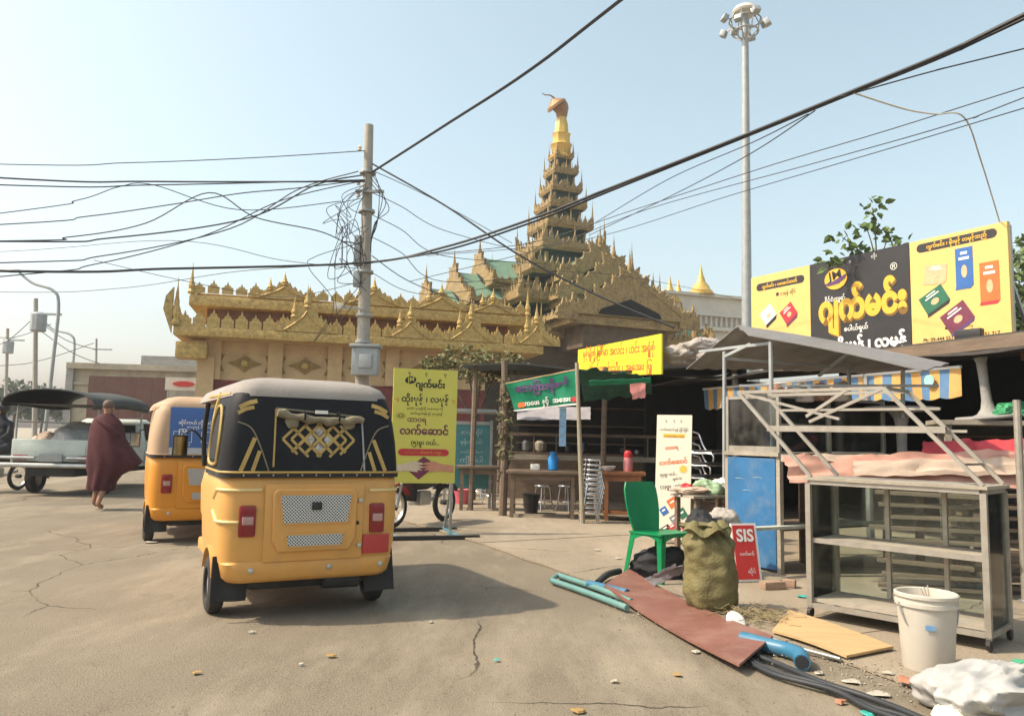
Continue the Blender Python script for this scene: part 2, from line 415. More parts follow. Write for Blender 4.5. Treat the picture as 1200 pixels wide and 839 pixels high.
# ------------------------------------------------------------------ temple hall beside the road
TR = R(15.4)
p0 = at(237, 505, 24.0); p0.z = 0
temple = empty('temple_hall', p0, TR, label='cream temple hall with carved golden eaves beside the road', cat='temple')
TL = 9.7
MB().box((TL / 2, 3, 3.55), (TL, 6, 1.3)).build('wall', CREAM, temple)
MB().box((TL / 2, 3, 1.45), (TL + .06, 6.06, 2.9)).build('red_dado', REDW, temple)
for k in range(6):
    x = .2 + k * (TL - .4) / 5
    MB().box((x, -.07, 3.55), (.45, .16, 1.28)).build('pilaster', CREAM, temple)
MB().box((TL / 2 + .1, 2.6, 4.3), (TL + 2.0, 7.0, .3), bev=.05).build('eave', GOLD, temple)
MB().box((TL / 2 + .1, 2.7, 4.18), (TL + 1.2, 6.2, .1)).build('soffit', CREAM, temple)
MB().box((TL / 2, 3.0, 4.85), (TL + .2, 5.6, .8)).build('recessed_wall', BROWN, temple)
MB().box((TL / 2 + .1, 2.8, 5.34), (TL + 1.4, 6.2, .34), bev=.05).build('upper_eave', GOLD, temple)
MB().box((TL / 2 + .1, 2.8, 5.56), (TL + 1.0, 5.8, .1), bev=.03).build('roof_cornice', GOLD, temple)
# rows of carved leaf teeth, each a piece of its own
tooth = carved(.36, .56, 1, t=.09).mesh('carved_tooth', GOLD)
nt_ = 28
for k in range(nt_):
    o = link('carved_tooth', tooth, temple); o.location = (-.78 + k * (TL + 1.7) / nt_, -.86, 4.45); o.scale = (1, 1, .85 + .25 * ((k * 7) % 5) / 5)
tooth2 = carved(.34, .42, 1, t=.08).mesh('carved_tooth', GOLD)
for k in range(nt_ - 2):
    o = link('carved_tooth', tooth2, temple); o.location = (-.5 + k * (TL + 1.2) / (nt_ - 2), -.22, 5.61); o.scale = (1, 1, .8 + .3 * ((k * 5) % 7) / 7)
for k in range(12):
    o = link('carved_tooth', tooth, temple); o.location = (-.86, -.8 + k * .5, 4.45); o.rotation_euler = (0, 0, PI / 2)
    o = link('carved_tooth', tooth2, temple); o.location = (-.56, -.2 + k * .48, 5.61); o.rotation_euler = (0, 0, PI / 2)
def pediment(w, h, z, x, y):
    """flame pediment: stepped flame outline with a raised arch"""
    n = 26; top = []; low = []
    for i in range(n + 1):
        u = i / n; e = 1 - abs(2 * u - 1)
        b = (.2 + .8 * e ** 2.1) * h; b += (.13 * h if i % 2 else -.05 * h)
        top.append(((u - .5) * w, b)); low.append(((u - .5) * w, 0))
    o = MB().strip(low, top, .1).build('pediment', GOLD, temple); o.location = (x, y, z)
    a = [Vector(((u / 12 - .5) * w * .7, -.02, .04 + h * .6 * (1 - abs(u / 6 - 1) ** .7))) for u in range(13)]
    MB().tube(a, .035, 6).build('arch_moulding', GOLD, o)
    f_ = finial(h * .75, .13).build('finial', GOLD, o); f_.location = (0, .05, h * .72)
    f_ = finial(h * .7, .12).build('finial', GOLD, o); f_.location = (-w * .2, .05, h * .42)
def tx(px): return (at(px, 505, 24).x - p0.x) * 1.12
for px_, w_, h_ in ((312, 2.2, .62), (408, 2.3, .66), (484, 2.1, .66), (545, 1.9, .6)): pediment(w_, h_, 5.55, tx(px_) + .0, -.3)
for px_, w_, h_ in ((330, 1.9, 1.05), (440, 1.7, .85), (508, 1.9, 1.0), (585, 1.7, 1.0)): pediment(w_, h_, 4.45, tx(px_) + .2, -.92)
for x, y in ((-.85, -.85), (-.85, 5.9), (TL + 1.0, -.85)):
    f_ = finial(1.5, .16).build('corner_finial', GOLD, temple); f_.location = (x, y, 4.45)
for x, y in ((-.55, -.22), (TL + .7, -.22)):
    f_ = finial(1.0, .12).build('corner_finial', GOLD, temple); f_.location = (x, y, 5.55)
MB().add([(-.95, -.95, 4.2), (-.95, -.95, 5.6), (-1.15, -1.0, 5.3), (-1.2, -1.0, 4.9), (-.95, -.8, 4.2), (-.95, -.8, 5.6), (-1.15, -.9, 5.3), (-1.2, -.9, 4.9)], [(0, 1, 2, 3), (4, 7, 6, 5), (0, 4, 5, 1), (1, 5, 6, 2), (2, 6, 7, 3), (3, 7, 4, 0)]).build('corner_flame', GOLD, temple)
LOZ = mat('olive_gold_relief', (0.25, 0.16, 0.05), 0.6, 0.1, 0.3, 10, 0.6, 20)
for k in range(5):
    xc = .2 + (k + .5) * (TL - .4) / 5
    lz = MB().prism([(-.52, 0), (-.2, .12), (0, .27), (.2, .12), (.52, 0), (.2, -.12), (0, -.27), (-.2, -.12)], .05).build('lozenge', LOZ, temple); lz.location = (xc, -.05, 3.45)
    MB().lathe([(.12, 0), (.1, .05), (.03, .07)], n=10, mtx=Matrix.Rotation(PI / 2, 4, 'X')).build('boss', GOLD, lz)
    for sx in (-1, 1):
        h_ = MB().prism([(-.18, .27), (.18, .27), (.06, .0), (.18, -.27), (-.18, -.27), (-.06, .0)], .04).build('hourglass_plate', LOZ, temple); h_.location = (xc + sx * .78, -.045, 3.45)
MB().box((.0, -.12, 1.8), (.5, .22, 3.6)).build('corner_column', CREAM, temple)
MB().box((-.4, -.2, 3.75), (.9, .9, .5), bev=.05).build('column_capital', GOLD, temple)

# ------------------------------------------------------------------ pagoda tower
pc = at(652, 514, 42); pc.z = 0
PR = R(22)
pagoda = empty('pagoda', pc, PR, label='tall tiered golden pagoda tower with green roofs and spire', cat='pagoda')
# local: face -Y looks towards the camera side, rotated
def faces(): return [Matrix.Rotation(PI / 2 * k, 4, 'Z') for k in range(4)]
def board(L_, h, n, z, out, lean=0.16, env=None, m=GOLD2):
    env = env or (lambda u: .72 + .55 * abs(2 * u - 1) ** 2.2 + .35 * max(0, 1 - abs(2 * u - 1) * 5))
    me = carved(L_, h, n, env, .09).mesh('carved_board', m)
    for Mf in faces():
        o = link('carved_board', me, pagoda)
        o.matrix_local = Mf @ Matrix.Translation((-L_ / 2, -out, z)) @ Matrix.Rotation(lean, 4, 'X')
def square(z, s1, z2, s2, name, m):
    a, b = s1 / 2, s2 / 2
    MB().loft([[(-a, -a, z), (a, -a, z), (a, a, z), (-a, a, z)], [(-b, -b, z2), (b, -b, z2), (b, b, z2), (-b, b, z2)]]).build(name, m, pagoda, smooth=False)
TI = [(5.9, 10.8, 1.0), (8.0, 8.2, .95), (9.75, 6.0, .95), (11.35, 3.75, .95), (12.75, 2.75, .72), (13.95, 2.2, .58), (14.95, 1.8, .52), (16.0, 1.45, .5), (16.95, 1.05, .32)]
square(0, 9.6, 5.9, 9.4, 'hall_wall', mat('hall_timber', (0.09, 0.065, 0.04), .8, 0, .3, 2, .5, 6))
for i, (z, s_, hb) in enumerate(TI):
    square(z - .06, s_ * .96, z + .1, s_ + .06, 'eave', GOLD2)
    square(z - .16, s_ * .8, z - .06, s_ * .92, 'soffit_moulding', DGREEN)
    nT = max(4, int(s_ / .32))
    board(s_ + .02, hb * .8, nT, z + .1, s_ / 2, .1)
    nx = TI[i + 1] if i + 1 < len(TI) else (17.15, .8, 0)
    body = nx[1] * .74 if i < 3 else nx[1] * .7
    rise = (nx[0] - z) * (.42 if i < 3 else .22)
    square(z + .1, s_ * .93, z + .1 + rise, body, 'roof_slope', GREENR if i < 4 else GOLD2)
    square(z + .1 + rise, body, nx[0] - .16, body * .98, 'tier_wall', DGREEN)
    for sx in (-1, 1):
        for sy in (-1, 1):
            f_ = finial(hb * 1.9 + .25, .07 + .014 * s_).build('corner_spire', GOLD2, pagoda); f_.location = (sx * s_ * .485, sy * s_ * .485, z + .1)
            MB().bar((sx * body * .5, sy * body * .5, z + .1 + rise * .8), (sx * body * .53, sy * body * .53, nx[0] - .15), .1 + .01 * s_).build('corner_post', GOLD2, pagoda)
    if i >= 3:   # little lancet niches on the narrow storeys
        for Mf in faces():
            o = MB().prism([(-body * .28, 0), (body * .28, 0), (body * .28, (nx[0] - z) * .25), (0, (nx[0] - z) * .42), (-body * .28, (nx[0] - z) * .25)], .05).build('niche_frame', GOLD2, pagoda)
            o.matrix_local = Mf @ Matrix.Translation((0, -body * .5 - .1, z + .14 + rise * .7))
            o2 = finial(hb * 1.7, .07).build('mid_spire', GOLD2, pagoda); o2.matrix_local = Mf @ Matrix.Translation((0, -s_ * .5, z + .1))
# gabled porches on every side
PWALL = mat('dark_brown_timber', (0.11, 0.075, 0.045), .8, 0, .3, 3, .5, 8)  # dark brown timber colour for the porch walls
def porch(Mf, w, out, ze, rise, lean, fl):
    a = w / 2; o0 = -out
    rf = MB().add([(-a, o0, ze), (0, o0, ze + rise), (a, o0, ze), (-a, -1, ze), (0, -1, ze + rise), (a, -1, ze)], [(0, 1, 4, 3), (1, 2, 5, 4), (0, 3, 5, 2), (0, 2, 1), (3, 4, 5)]).build('porch_roof', GREENR, pagoda, smooth=False)
    rf.matrix_local = Mf
    bx = MB().box((0, o0 / 2 - .4, ze - .22), (w * .92, out - .9, .4)).build('porch_beam', GOLD2, pagoda); bx.matrix_local = Mf
    dk = MB().box((0, o0 / 2 - .2, ze - .9), (w * .7, out - 1.0, 1.1)).build('porch_wall', PWALL, pagoda); dk.matrix_local = Mf
    sl_ = math.hypot(a, rise)
    for sx in (-1, 1):
        me = carved(sl_ + .5, fl, max(5, int(sl_ / .45)), lambda u: .75 + .5 * max(0, 1 - 4 * u) + .6 * max(0, 4 * u - 3), .14)
        b_ = me.build('bargeboard', GOLD2, pagoda)
        ang = math.atan2(rise, a)
        if sx < 0: b_.matrix_local = Mf @ Matrix.Translation((-a - .4, o0 - .1, ze - .35)) @ Matrix.Rotation(-ang, 4, 'Y')
        else: b_.matrix_local = Mf @ Matrix.Translation((0, o0 - .1, ze + rise - .02)) @ Matrix.Rotation(ang, 4, 'Y')
        h_ = carved(1.0, fl * 1.9, 2, t=.14).build('flame_acroterion', GOLD2, pagoda); h_.matrix_local = Mf @ Matrix.Translation((sx * a - .5, o0 - .12, ze - .3))
        e_ = carved(out - 1.2, fl * .8, max(4, int(out / .5)), lambda u: .8 + .6 * max(0, 5 * u - 4), .08).build('eave_board', GOLD2, pagoda)
        e_.matrix_local = Mf @ Matrix.Translation((sx * (a + .05), -1.2, ze - .1)) @ Matrix.Rotation(-PI / 2, 4, 'Z')
    mo = MB().strip([((u / 10 - .5) * w * .96, .1) for u in range(11)], [((u / 10 - .5) * w * .96, .12 + (rise * .98) * (1 - abs(u / 5 - 1))) for u in range(11)], .08).build('gable_panel', GOLD2, pagoda)
    mo.matrix_local = Mf @ Matrix.Translation((0, o0 - .09, ze - .1))
    dkk = MB().prism([(-w * .26, 0), (w * .26, 0), (w * .24, rise * .12), (0, rise * .4), (-w * .24, rise * .12)], .06).build('opening_shade_plate', DARK, pagoda)  # flat near-black plate paints the shade of an opening
    dkk.matrix_local = Mf @ Matrix.Translation((0, o0 - .13, ze + .05))
    f_ = finial(1.3, .14).build('porch_finial', GOLD2, pagoda); f_.matrix_local = Mf @ Matrix.Translation((0, o0, ze + rise))
for Mf in faces():
    porch(Mf, 6.4, 7.6, 6.9, 2.0, .2, .55)
    porch(Mf, 5.0, 6.1, 8.1, 1.8, .2, .5)
    porch(Mf, 3.6, 4.7, 9.3, 1.5, .2, .5)
SP = mat('bright_gold', (0.62, 0.4, 0.1), 0.4, 0.35, 0.15, 6, dirt=0.2, dcol=(0.2, 0.12, 0.04))
MB().lathe([(.62, 17.0), (.66, 17.12), (.5, 17.25), (.52, 17.5), (.62, 17.7), (.66, 17.78), (.52, 17.9), (.5, 18.3), (.56, 18.42), (.42, 18.5), (.38, 19.0), (.3, 19.3), (.26, 19.5)], n=8).build('spire', SP, pagoda)
HTI = mat('tarnished_hti', (0.3, 0.17, 0.08), 0.55, 0.3, 0.3, 8)
ht = MB()
ht.tube(crv([(.0, 0, 19.4), (-.02, 0, 19.9), (-.2, 0, 20.25)], 4), [.26, .3, .33, .36, .42, .46, .46, .44, .4], 10)
ht.build('umbrella_finial', HTI, pagoda)
MB().lathe([(.05, -.02), (.62, .0), (.58, .14), (.4, .28), (.22, .4), (.06, .5)], (-.3, 0, 20.05), 12, Matrix.Rotation(R(-38), 4, 'Y')).build('umbrella_crown', HTI, pagoda)
MB().tube(crv([(-.35, 0, 20.45), (-.75, 0, 20.62), (-1.05, 0, 20.58), (-1.25, 0, 20.66)], 4), .05, 6, r2=.02).build('vane', HTI, pagoda)
for k in range(4):
    f_ = finial(.9, .06).build('spire_finial', SP, pagoda); f_.location = (.55 * math.cos(k * PI / 2 + .7), .55 * math.sin(k * PI / 2 + .7), 17.1)

# ------------------------------------------------------------------ white shrine wall with balustrade
sc_ = at(836, 514, 46); sc_.z = 0
shrine = empty('white_shrine', sc_, R(18), label='white shrine building with balustrade and small golden stupas', cat='shrine')
MB().box((0, 3, 4.0), (6.6, 6, 8)).build('wall', WHITE, shrine)
MB().box((0, 2.9, 8.1), (7.0, 6.4, .22)).build('cornice', WHITE, shrine)
MB().box((0, -.1, 8.95), (7.0, .2, .14)).build('handrail', WHITE, shrine)
MB().box((0, 2.9, 9.15), (6.4, 5.6, 1.9)).build('upper_storey', WHITE, shrine)
MB().box((0, 2.9, 10.15), (6.8, 6.0, .18)).build('upper_cornice', WHITE, shrine)
bal = MB().lathe([(.06, 0), (.1, .1), (.06, .3), (.06, .5), (.09, .6)], n=6).mesh('baluster', WHITE)
for k in range(20):
    o = link('baluster', bal, shrine); o.location = (-3.4 + k * .357, -.1, 8.24)
for x in (-2.4, -.8, .8, 2.4):
    w_ = MB().prism([(-.4, 0), (.4, 0), (.4, 1.0), (0, 1.4), (-.4, 1.0)], .06).build('arched_panel', CREAM, shrine); w_.location = (x, -.06, 5.6)
stp = lambda h: MB().lathe([(.5 * h, 0), (.5 * h, .06 * h), (.42 * h, .1 * h), (.42 * h, .16 * h), (.34 * h, .22 * h), (.28 * h, .36 * h), (.16 * h, .5 * h), (.14 * h, .6 * h), (.08 * h, .75 * h), (.06 * h, .86 * h), (.005, 1.15 * h)], n=12)
for i, (x, y, z, h) in enumerate(((-.5, .5, 10.2, 1.7), (-2.6, .6, 9.6, 1.5), (-.9, 2.5, 10.2, 1.2))):
    o = stp(h).build('stupa', SP, shrine); o.location = (x, y, z)

# ------------------------------------------------------------------ far left: old building, hoarding, sign, trees
ob = at(150, 503, 40); ob.z = 0
old = empty('old_building', ob, R(6), label='weathered cream concrete building with flat cracked parapet', cat='building')
OLDW = mat('stained_wall', (0.42, 0.36, 0.26), 0.9, 0, 0.2, 1.2, 0.3, 12, dirt=0.8, dcol=(0.16, 0.14, 0.11), dscale=.9)
MB().box((.6, 3, 2.2), (7.2, 6, 4.4)).build('wall', OLDW, old)
MB().box((.6, 2.9, 4.5), (7.5, 6.4, .3)).build('parapet', OLDW, old)
MB().box((2.2, 3.4, 4.95), (4.4, 4.6, .6)).build('roof_parapet', CONC, old)
MB().box((.6, -.06, 3.6), (7.2, .12, .12)).build('ledge', OLDW, old)
MB().box((-3.0, -.05, 2.2), (.35, .3, 4.5)).build('corner_pier', CONC, old)
hb_ = at(147, 503, 31); hb_.z = 0
HOARD = mat('brown_sheet_metal', (0.13, 0.06, 0.045), 0.7, 0.1, 0.2, 2, dirt=0.3)
hoard = empty('hoarding', hb_, R(4), label='brown sheet metal hoarding standing before old building', cat='hoarding')
for k in range(5): MB().box((-1.25 + k * .625, 0, 1.7), (.618, .05, 3.4)).build('panel', HOARD, hoard)
for k in (-1.5, 0, 1.5): MB().box((k, .07, 1.7), (.08, .08, 3.4)).build('post', STEEL, hoard)
rs = at(212, 503, 30); rs.z = 0
sgn = empty('shop_sign', rs, R(5), label='small white sign board with red lettering patch near temple corner', cat='sign')
MB().box((0, 0, 3.1), (1.4, .06, .5)).build('board', WHITE, sgn)
REDINK = mat('red_print', (0.5, 0.04, 0.03), 0.6, 0, 0.15, 10)
MB().prism([(.42 * math.cos(a / 16 * 2 * PI), .11 * math.sin(a / 16 * 2 * PI)) for a in range(16)], .02).build('red_oval', REDINK, sgn).location = (0, -.055, 3.1)
for k in (-.6, .6): MB().box((k, .06, 1.6), (.06, .06, 3.2)).build('post', STEEL, sgn)

def tree(name, base, h, crowns, label, group=None, leaf=.22, n=1200, m=LEAF, seed=1, tr=.14):
    t = empty(name, base, label=label, cat='tree', group=group)
    tk = MB(); rr = random.Random(seed)
    tk.tube(crv([(0, 0, -.05), (.06 * h * .1, .02, h * .3), (.03, .05, h * .62)], 4), tr, 8, r2=tr * .5)
    for c, r_ in crowns: tk.tube(crv([(.02, .03, h * .45), ((c[0]) * .5, c[1] * .5, h * .5 + (c[2] - h * .5) * .5), c], 4), tr * .45, 6, r2=.02)
    tk.build('trunk', BARK, t)
    cw = MB()
    for i, (c, r_) in enumerate(crowns): leaves(cw, c, r_, n, leaf, seed * 11 + i)
    cw.build('crown', m, t, smooth=False)
    return t
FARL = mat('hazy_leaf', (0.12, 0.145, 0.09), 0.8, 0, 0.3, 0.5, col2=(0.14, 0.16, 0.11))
for i, (px_, d_, h_, l_) in enumerate(((15, 62, 5.0, 'broad hazy green tree beyond the pickup truck'), (48, 75, 5.4, 'low hazy tree standing behind the leaning utility pole'))):
    b_ = at(px_, 500, d_); b_.z = 0
    tree('street_tree', b_, h_, [((0, 0, h_ * .72), (2.2, 2, h_ * .3)), ((-1.6, .3, h_ * .6), (1.6, 1.6, h_ * .24)), ((1.7, .2, h_ * .58), (1.5, 1.5, h_ * .22))], l_, 'far street trees', leaf=.4, n=900, m=FARL, seed=i + 3)
tr_ = at(1212, 505, 24); tr_.z = 0
tree('roadside_tree', tr_, 8.4, [((0, 0, 6.6), (1.5, 1.5, 1.5)), ((-.7, -.4, 5.2), (1.1, 1.1, 1.2)), ((.6, .2, 4.5), (1.5, 1.4, 1.2))], 'leafy green tree behind the right end of the billboard', leaf=.24, n=1500, seed=9)
# ------------------------------------------------------------------ poles and lamps
def V(x, y, z=0): return Vector((x, y, z))
PD = 17.0
pb = at(424, 510, PD); ptop = at(432.5, 147, PD)
pole = empty('utility_pole', (pb.x, pb.y, 0), label='tall concrete utility pole hung with tangled black wires and meter box', cat='pole')
PC = mat('pole_concrete', (0.36, 0.33, 0.28), 0.9, 0, 0.2, 5, 0.2, 25, dirt=0.4, dcol=(0.17, 0.15, 0.12))
off = V(ptop.x - pb.x, 0, ptop.z)
MB().tube([(0, 0, -.1), tuple(off * .5), tuple(off)], .17, 14, r2=.1).build('pole_shaft', PC, pole)
zb_ = at(428, 442, PD).z
bx_ = MB().box((.06, -.24, zb_ + .32), (.56, .34, .6), bev=.02).build('meter_box', GREYP, pole)
MB().box((.06, -.24, zb_ + .66), (.66, .44, .07), bev=.02).build('box_lid', GREYP, bx_)
MB().box((.09, -.425, zb_ + .32), (.28, .03, .3), bev=.01).build('box_door', GREYP, bx_)
for z_ in (zb_ + .75, zb_ + 1.35, 4.9, 6.3, 7.2):
    f = z_ / off.z; MB().lathe([(.185, 0), (.19, .03), (.185, .06)], (off.x * f, 0, z_), 14).build('steel_band', STEEL, pole)
MB().box((off.x * .75 - .16, -.05, 5.4), (.14, .16, .7), bev=.02).build('junction_box', GREYP, pole)
MB().box((off.x * .7 - .14, -.1, 4.75), (.16, .16, .36), bev=.02).build('junction_box', GREYP, pole)
MB().bar((-.35, -.16, 6.75), (.3, -.16, 6.75), .06).build('bracket', STEEL, pole)
MB().bar((-.55, -.14, zb_ + 1.55), (-.05, -.14, zb_ + 1.5), .04).build('bracket', STEEL, pole)
cc = MB().box((-.6, -.14, zb_ + 1.55), (.22, .14, .14), bev=.02).build('camera_housing', WHITE, pole)
for z_ in (6.62, 6.9, 7.7):
    MB().lathe([(.03, 0), (.05, .02), (.035, .05), (.055, .08), (.03, .12)], (off.x * z_ / off.z - .18, -.12, z_), 8).build('insulator', WHITE, pole)

def far_pole(px_, ytop, d, label, lean=0.0, box=True, r_=.12):
    b_ = at(px_, 503, d); t_ = at(px_ + lean, ytop, d)
    p = empty('utility_pole', (b_.x, b_.y, 0), label=label, cat='pole', group='far utility poles')
    MB().tube([(0, 0, -.1), (t_.x - b_.x, 0, t_.z)], r_, 8, r2=r_ * .8).build('pole_shaft', PC, p)
    MB().bar((-.7, 0, t_.z * .9), (.7, 0, t_.z * .9), .1).build('crossarm', STEEL, p)
    if box: MB().lathe([(.3, 0), (.34, .05), (.34, .8), (.2, .9)], (-.1, -.4, t_.z * .78), 10).build('transformer', GREYP, p)
    return p
far_pole(43, 350, 36, 'far utility pole with drum transformer beside the street lamps', -1)
far_pole(7, 385, 52, 'distant utility pole above the low trees', 2, True)
far_pole(113, 397, 58, 'slim bare pole behind the old building roof', 0, False, .1)
def lamp(base_px, ytop, d, arm, label):
    b_ = at(base_px, 503, d); t_ = at(base_px + 6, ytop, d); e_ = at(arm[0], arm[1], d)
    h = t_.z; ex = e_.x - b_.x
    p = empty('street_lamp', (b_.x, b_.y, 0), label=label, cat='street lamp', group='curved street lamps')
    MB().tube(crv([(0, 0, -.1), (.12, 0, h * .55), (.16, 0, h * .86), (-.15, 0, h * .95), (ex * .6, 0, h * .99), (ex, 0, e_.z)], 8), .085, 8, r2=.05).build('lamp_post', GREYP, p)
    MB().ell((ex - .2, 0, e_.z - .02), (.42, .14, .09), 10, 6).build('lamp_head', GREYP, p)
lamp(52, 330, 33, (20, 317), 'taller grey street lamp with long arm curving over the road')
lamp(76, 385, 45, (48, 372), 'shorter grey street lamp near the old building')

# floodlight mast
mb_ = at(876, 515, 34); mt = at(873, 12, 34)
mast = empty('floodlight_mast', (mb_.x, mb_.y, 0), label='very tall grey mast with ring of floodlights', cat='light mast')
MB().tube([(0, 0, -.2), ((mt.x - mb_.x) * .5, 0, mt.z * .5), (mt.x - mb_.x, 0, mt.z - .2)], .26, 16, r2=.15).build('mast_pole', GREYP, mast)
cx_ = mt.x - mb_.x; zt_ = mt.z
MB().lathe([(.55, 0), (.6, .1), (.5, .28), (.25, .36), (.05, .38)], (cx_, 0, zt_ - .2), 14).build('head_cover', WHITE, mast)
for rr_, zz in ((.72, -.55), (.6, -1.1)):
    MB().tube([(cx_ + rr_ * math.cos(a * PI / 10), rr_ * math.sin(a * PI / 10), zt_ + zz) for a in range(21)], .04, 6, cap=False).build('ring', STEEL, mast)
for k in range(8):
    a = k * PI / 4 + .2; ca, sa = math.cos(a), math.sin(a)
    MB().tube([(cx_ + .15 * ca, .15 * sa, zt_ - 1.5), (cx_ + .6 * ca, .6 * sa, zt_ - 1.1), (cx_ + .72 * ca, .72 * sa, zt_ - .55), (cx_ + .45 * ca, .45 * sa, zt_ - .1)], .03, 5).build('strut', STEEL, mast)
    fl_ = MB().box((0, 0, 0), (.34, .26, .3), bev=.04).build('floodlight', GREYP, mast)
    fl_.location = (cx_ + 1.02 * ca, 1.02 * sa, zt_ - .55 - .35 * (k % 2)); fl_.rotation_euler = (R(25), 0, a - PI / 2)
    MB().bar((cx_ + .7 * ca, .7 * sa, zt_ - .55 - .2 * (k % 2)), (cx_ + .95 * ca, .95 * sa, zt_ - .55 - .3 * (k % 2)), .05).build('lamp_arm', STEEL, mast)

# ------------------------------------------------------------------ cables
LT = 'thin black cable fanning from the concrete pole toward the pagoda'
def cable(pts, r=.012, label=LT, group='thin cables fanning from the concrete pole', k=8, m=CABLE):
    P = [at(*p) for p in pts]     # wires carry on beyond the view to their next pole
    if pts[0][0] < 0: P.insert(0, P[0] + (P[0] - P[1]).normalized() * 14 + Vector((0, 0, .6)))
    if pts[-1][0] > 1200 or pts[-1][1] < 0: P.append(P[-1] + (P[-1] - P[-2]).normalized() * 10)
    o = MB().tube(crv(P, k), r, 5, cap=False).build('overhead_cable', m)
    return tag(o, label, 'cable', group)
d = PD - .15
cable([(-30, 192, 15), (150, 191, 15.8), (300, 185, 16.4), (428, 177, d)], .011, 'highest thin black cable reaching the concrete pole near its top')
cable([(-30, 207, 15), (180, 213, 16), (428, 213, d)], .02, 'thicker level black cable clamped at the pole bracket')
cable([(-30, 216, 14), (180, 217, 15.6), (428, 211, d)], .014, 'thin level cable running just beneath the thicker level cable')
cable([(-30, 254, 14), (90, 235, 15), (140, 219, 15.5), (180, 217, 16), (280, 246, 16.4), (400, 236, d)], .01, 'kinked cable dipping from the level cables then climbing to the pole')
cable([(-30, 265, 15), (100, 254, 15.8), (200, 240, 16.3), (280, 227, 16.6), (345, 221, d), (428, 211, d)], .013, 'rising cable that flattens into the level cables at the pole')
cable([(-30, 283, 14.5), (80, 278, 15.5), (170, 262, 16), (245, 226, 16.4), (300, 255, 16.6), (380, 273, 16.8), (428, 300, d)], .013, 'cable with a sharp hump that sags into the pole tangle')
cable([(-30, 283, 14.2), (130, 279, 15.5), (290, 256, 16.4), (370, 217, d), (428, 205, d)], .017, 'thicker cable climbing in a smooth curve to the pole bracket')
cable([(-30, 309, 14.4), (120, 300, 15.5), (270, 268, 16.3), (350, 222, d), (420, 201, d)], .013, 'thin cable climbing alongside the thicker curved cable')
cable([(-30, 327, 14.4), (110, 310, 15.6), (240, 276, 16.3), (330, 235, 16.8), (425, 212, d)], .012, 'lowest of the cables climbing steadily to the pole bracket')
cable([(-20, 342, 20), (140, 338, 19), (280, 318, 18), (424, 309, d)], .009, 'thin cable sagging just under the thick bundle toward the pole')
cable([(110, 305, 18), (220, 330, 18), (330, 348, 18), (424, 330, d)], .008, 'faint cable drooping over the temple roof to the pole')
cable([(-30, 296, 20), (200, 282, 18), (330, 305, 17.5), (424, 315, d)], .008, 'faint cable dipping through the wire tangle from the street lamps')
for k in range(4): cable([(436, 200 + k * 26, d), (470, 215 + k * 27, d + .6), (520, 240 + k * 30, 19), (600 + k * 20, 285 + k * 12, 22)], .009)
cable([(436, 300, d), (480, 330, 18), (540, 352, 20), (600, 362, 23)], .011, 'thicker short cable dropping from the pole to the temple roof')
cable([(436, 320, d), (500, 345, 19), (620, 330, 22)], .008, 'sagging thin wire low between the pole and the pagoda')
# the thick bundle running overhead
cable([(-40, 317, 13.5), (200, 315, 15.2), (428, 308, 16.75), (520, 290, 15.5), (620, 258, 13.6), (720, 219, 12), (860, 164, 10.4), (1000, 107, 9), (1120, 57, 8), (1260, -12, 7)], .026,
      'thickest black cable bundle sweeping over the stalls past the mast', 'thick cable bundle', 10)
cable([(428, 309, 16.9), (520, 294, 15.6), (620, 262, 13.7), (720, 222, 12.1), (860, 166, 10.5), (1000, 109, 9.1), (1120, 60, 8.1), (1260, -6, 7.1)], .02,
      'black cable lashed under the thickest overhead bundle', 'thick cable bundle', 10)
cable([(436, 202, d), (520, 148, 14), (620, 83, 11.5), (760, -25, 9)], .026, 'straight black cable rising steeply from pole top over the road', 'steep cables from the pole')
cable([(436, 192, d), (520, 240, 16), (610, 300, 15), (700, 346, 14.2), (790, 384, 13.4)], .02, 'black cable dropping from the pole across the pagoda front', 'steep cables from the pole')
TH = 'thin grey service wire passing behind the floodlight mast'; TG = 'thin wires right of the pagoda'
for pts in ([(690, 266, 20), (780, 212, 16), (880, 168, 12.5), (947, 134, 9.8)], [(690, 276, 20), (790, 228, 16), (880, 180, 12.6), (955, 130, 9.6)],
            [(480, 300, 18), (620, 285, 18.5), (740, 247, 17), (900, 195, 14), (1040, 153, 12), (1230, 93, 10)],
            [(480, 330, 20), (640, 290, 20), (760, 245, 18), (960, 190, 14), (1131, 141, 11), (1230, 103, 10)],
            [(500, 300, 22), (680, 282, 21), (860, 228, 17), (1040, 175, 13), (1230, 118, 10)],
            [(985, 114, 9.1), (1100, 82, 8.5), (1230, 50, 8)], [(640, 318, 26), (720, 322, 28), (800, 336, 30), (870, 352, 32)]):
    cable(pts, .009, TH, TG)
cable([(1000, 109, 9), (1060, 128, 9.6), (1095, 134, 10), (1130, 138, 11), (1150, 190, 12.5), (1172, 262, 14.2)], .012, 'pale white wire dropping from the cable bundle to the billboard', 'pale drop wire', m=WHITE)
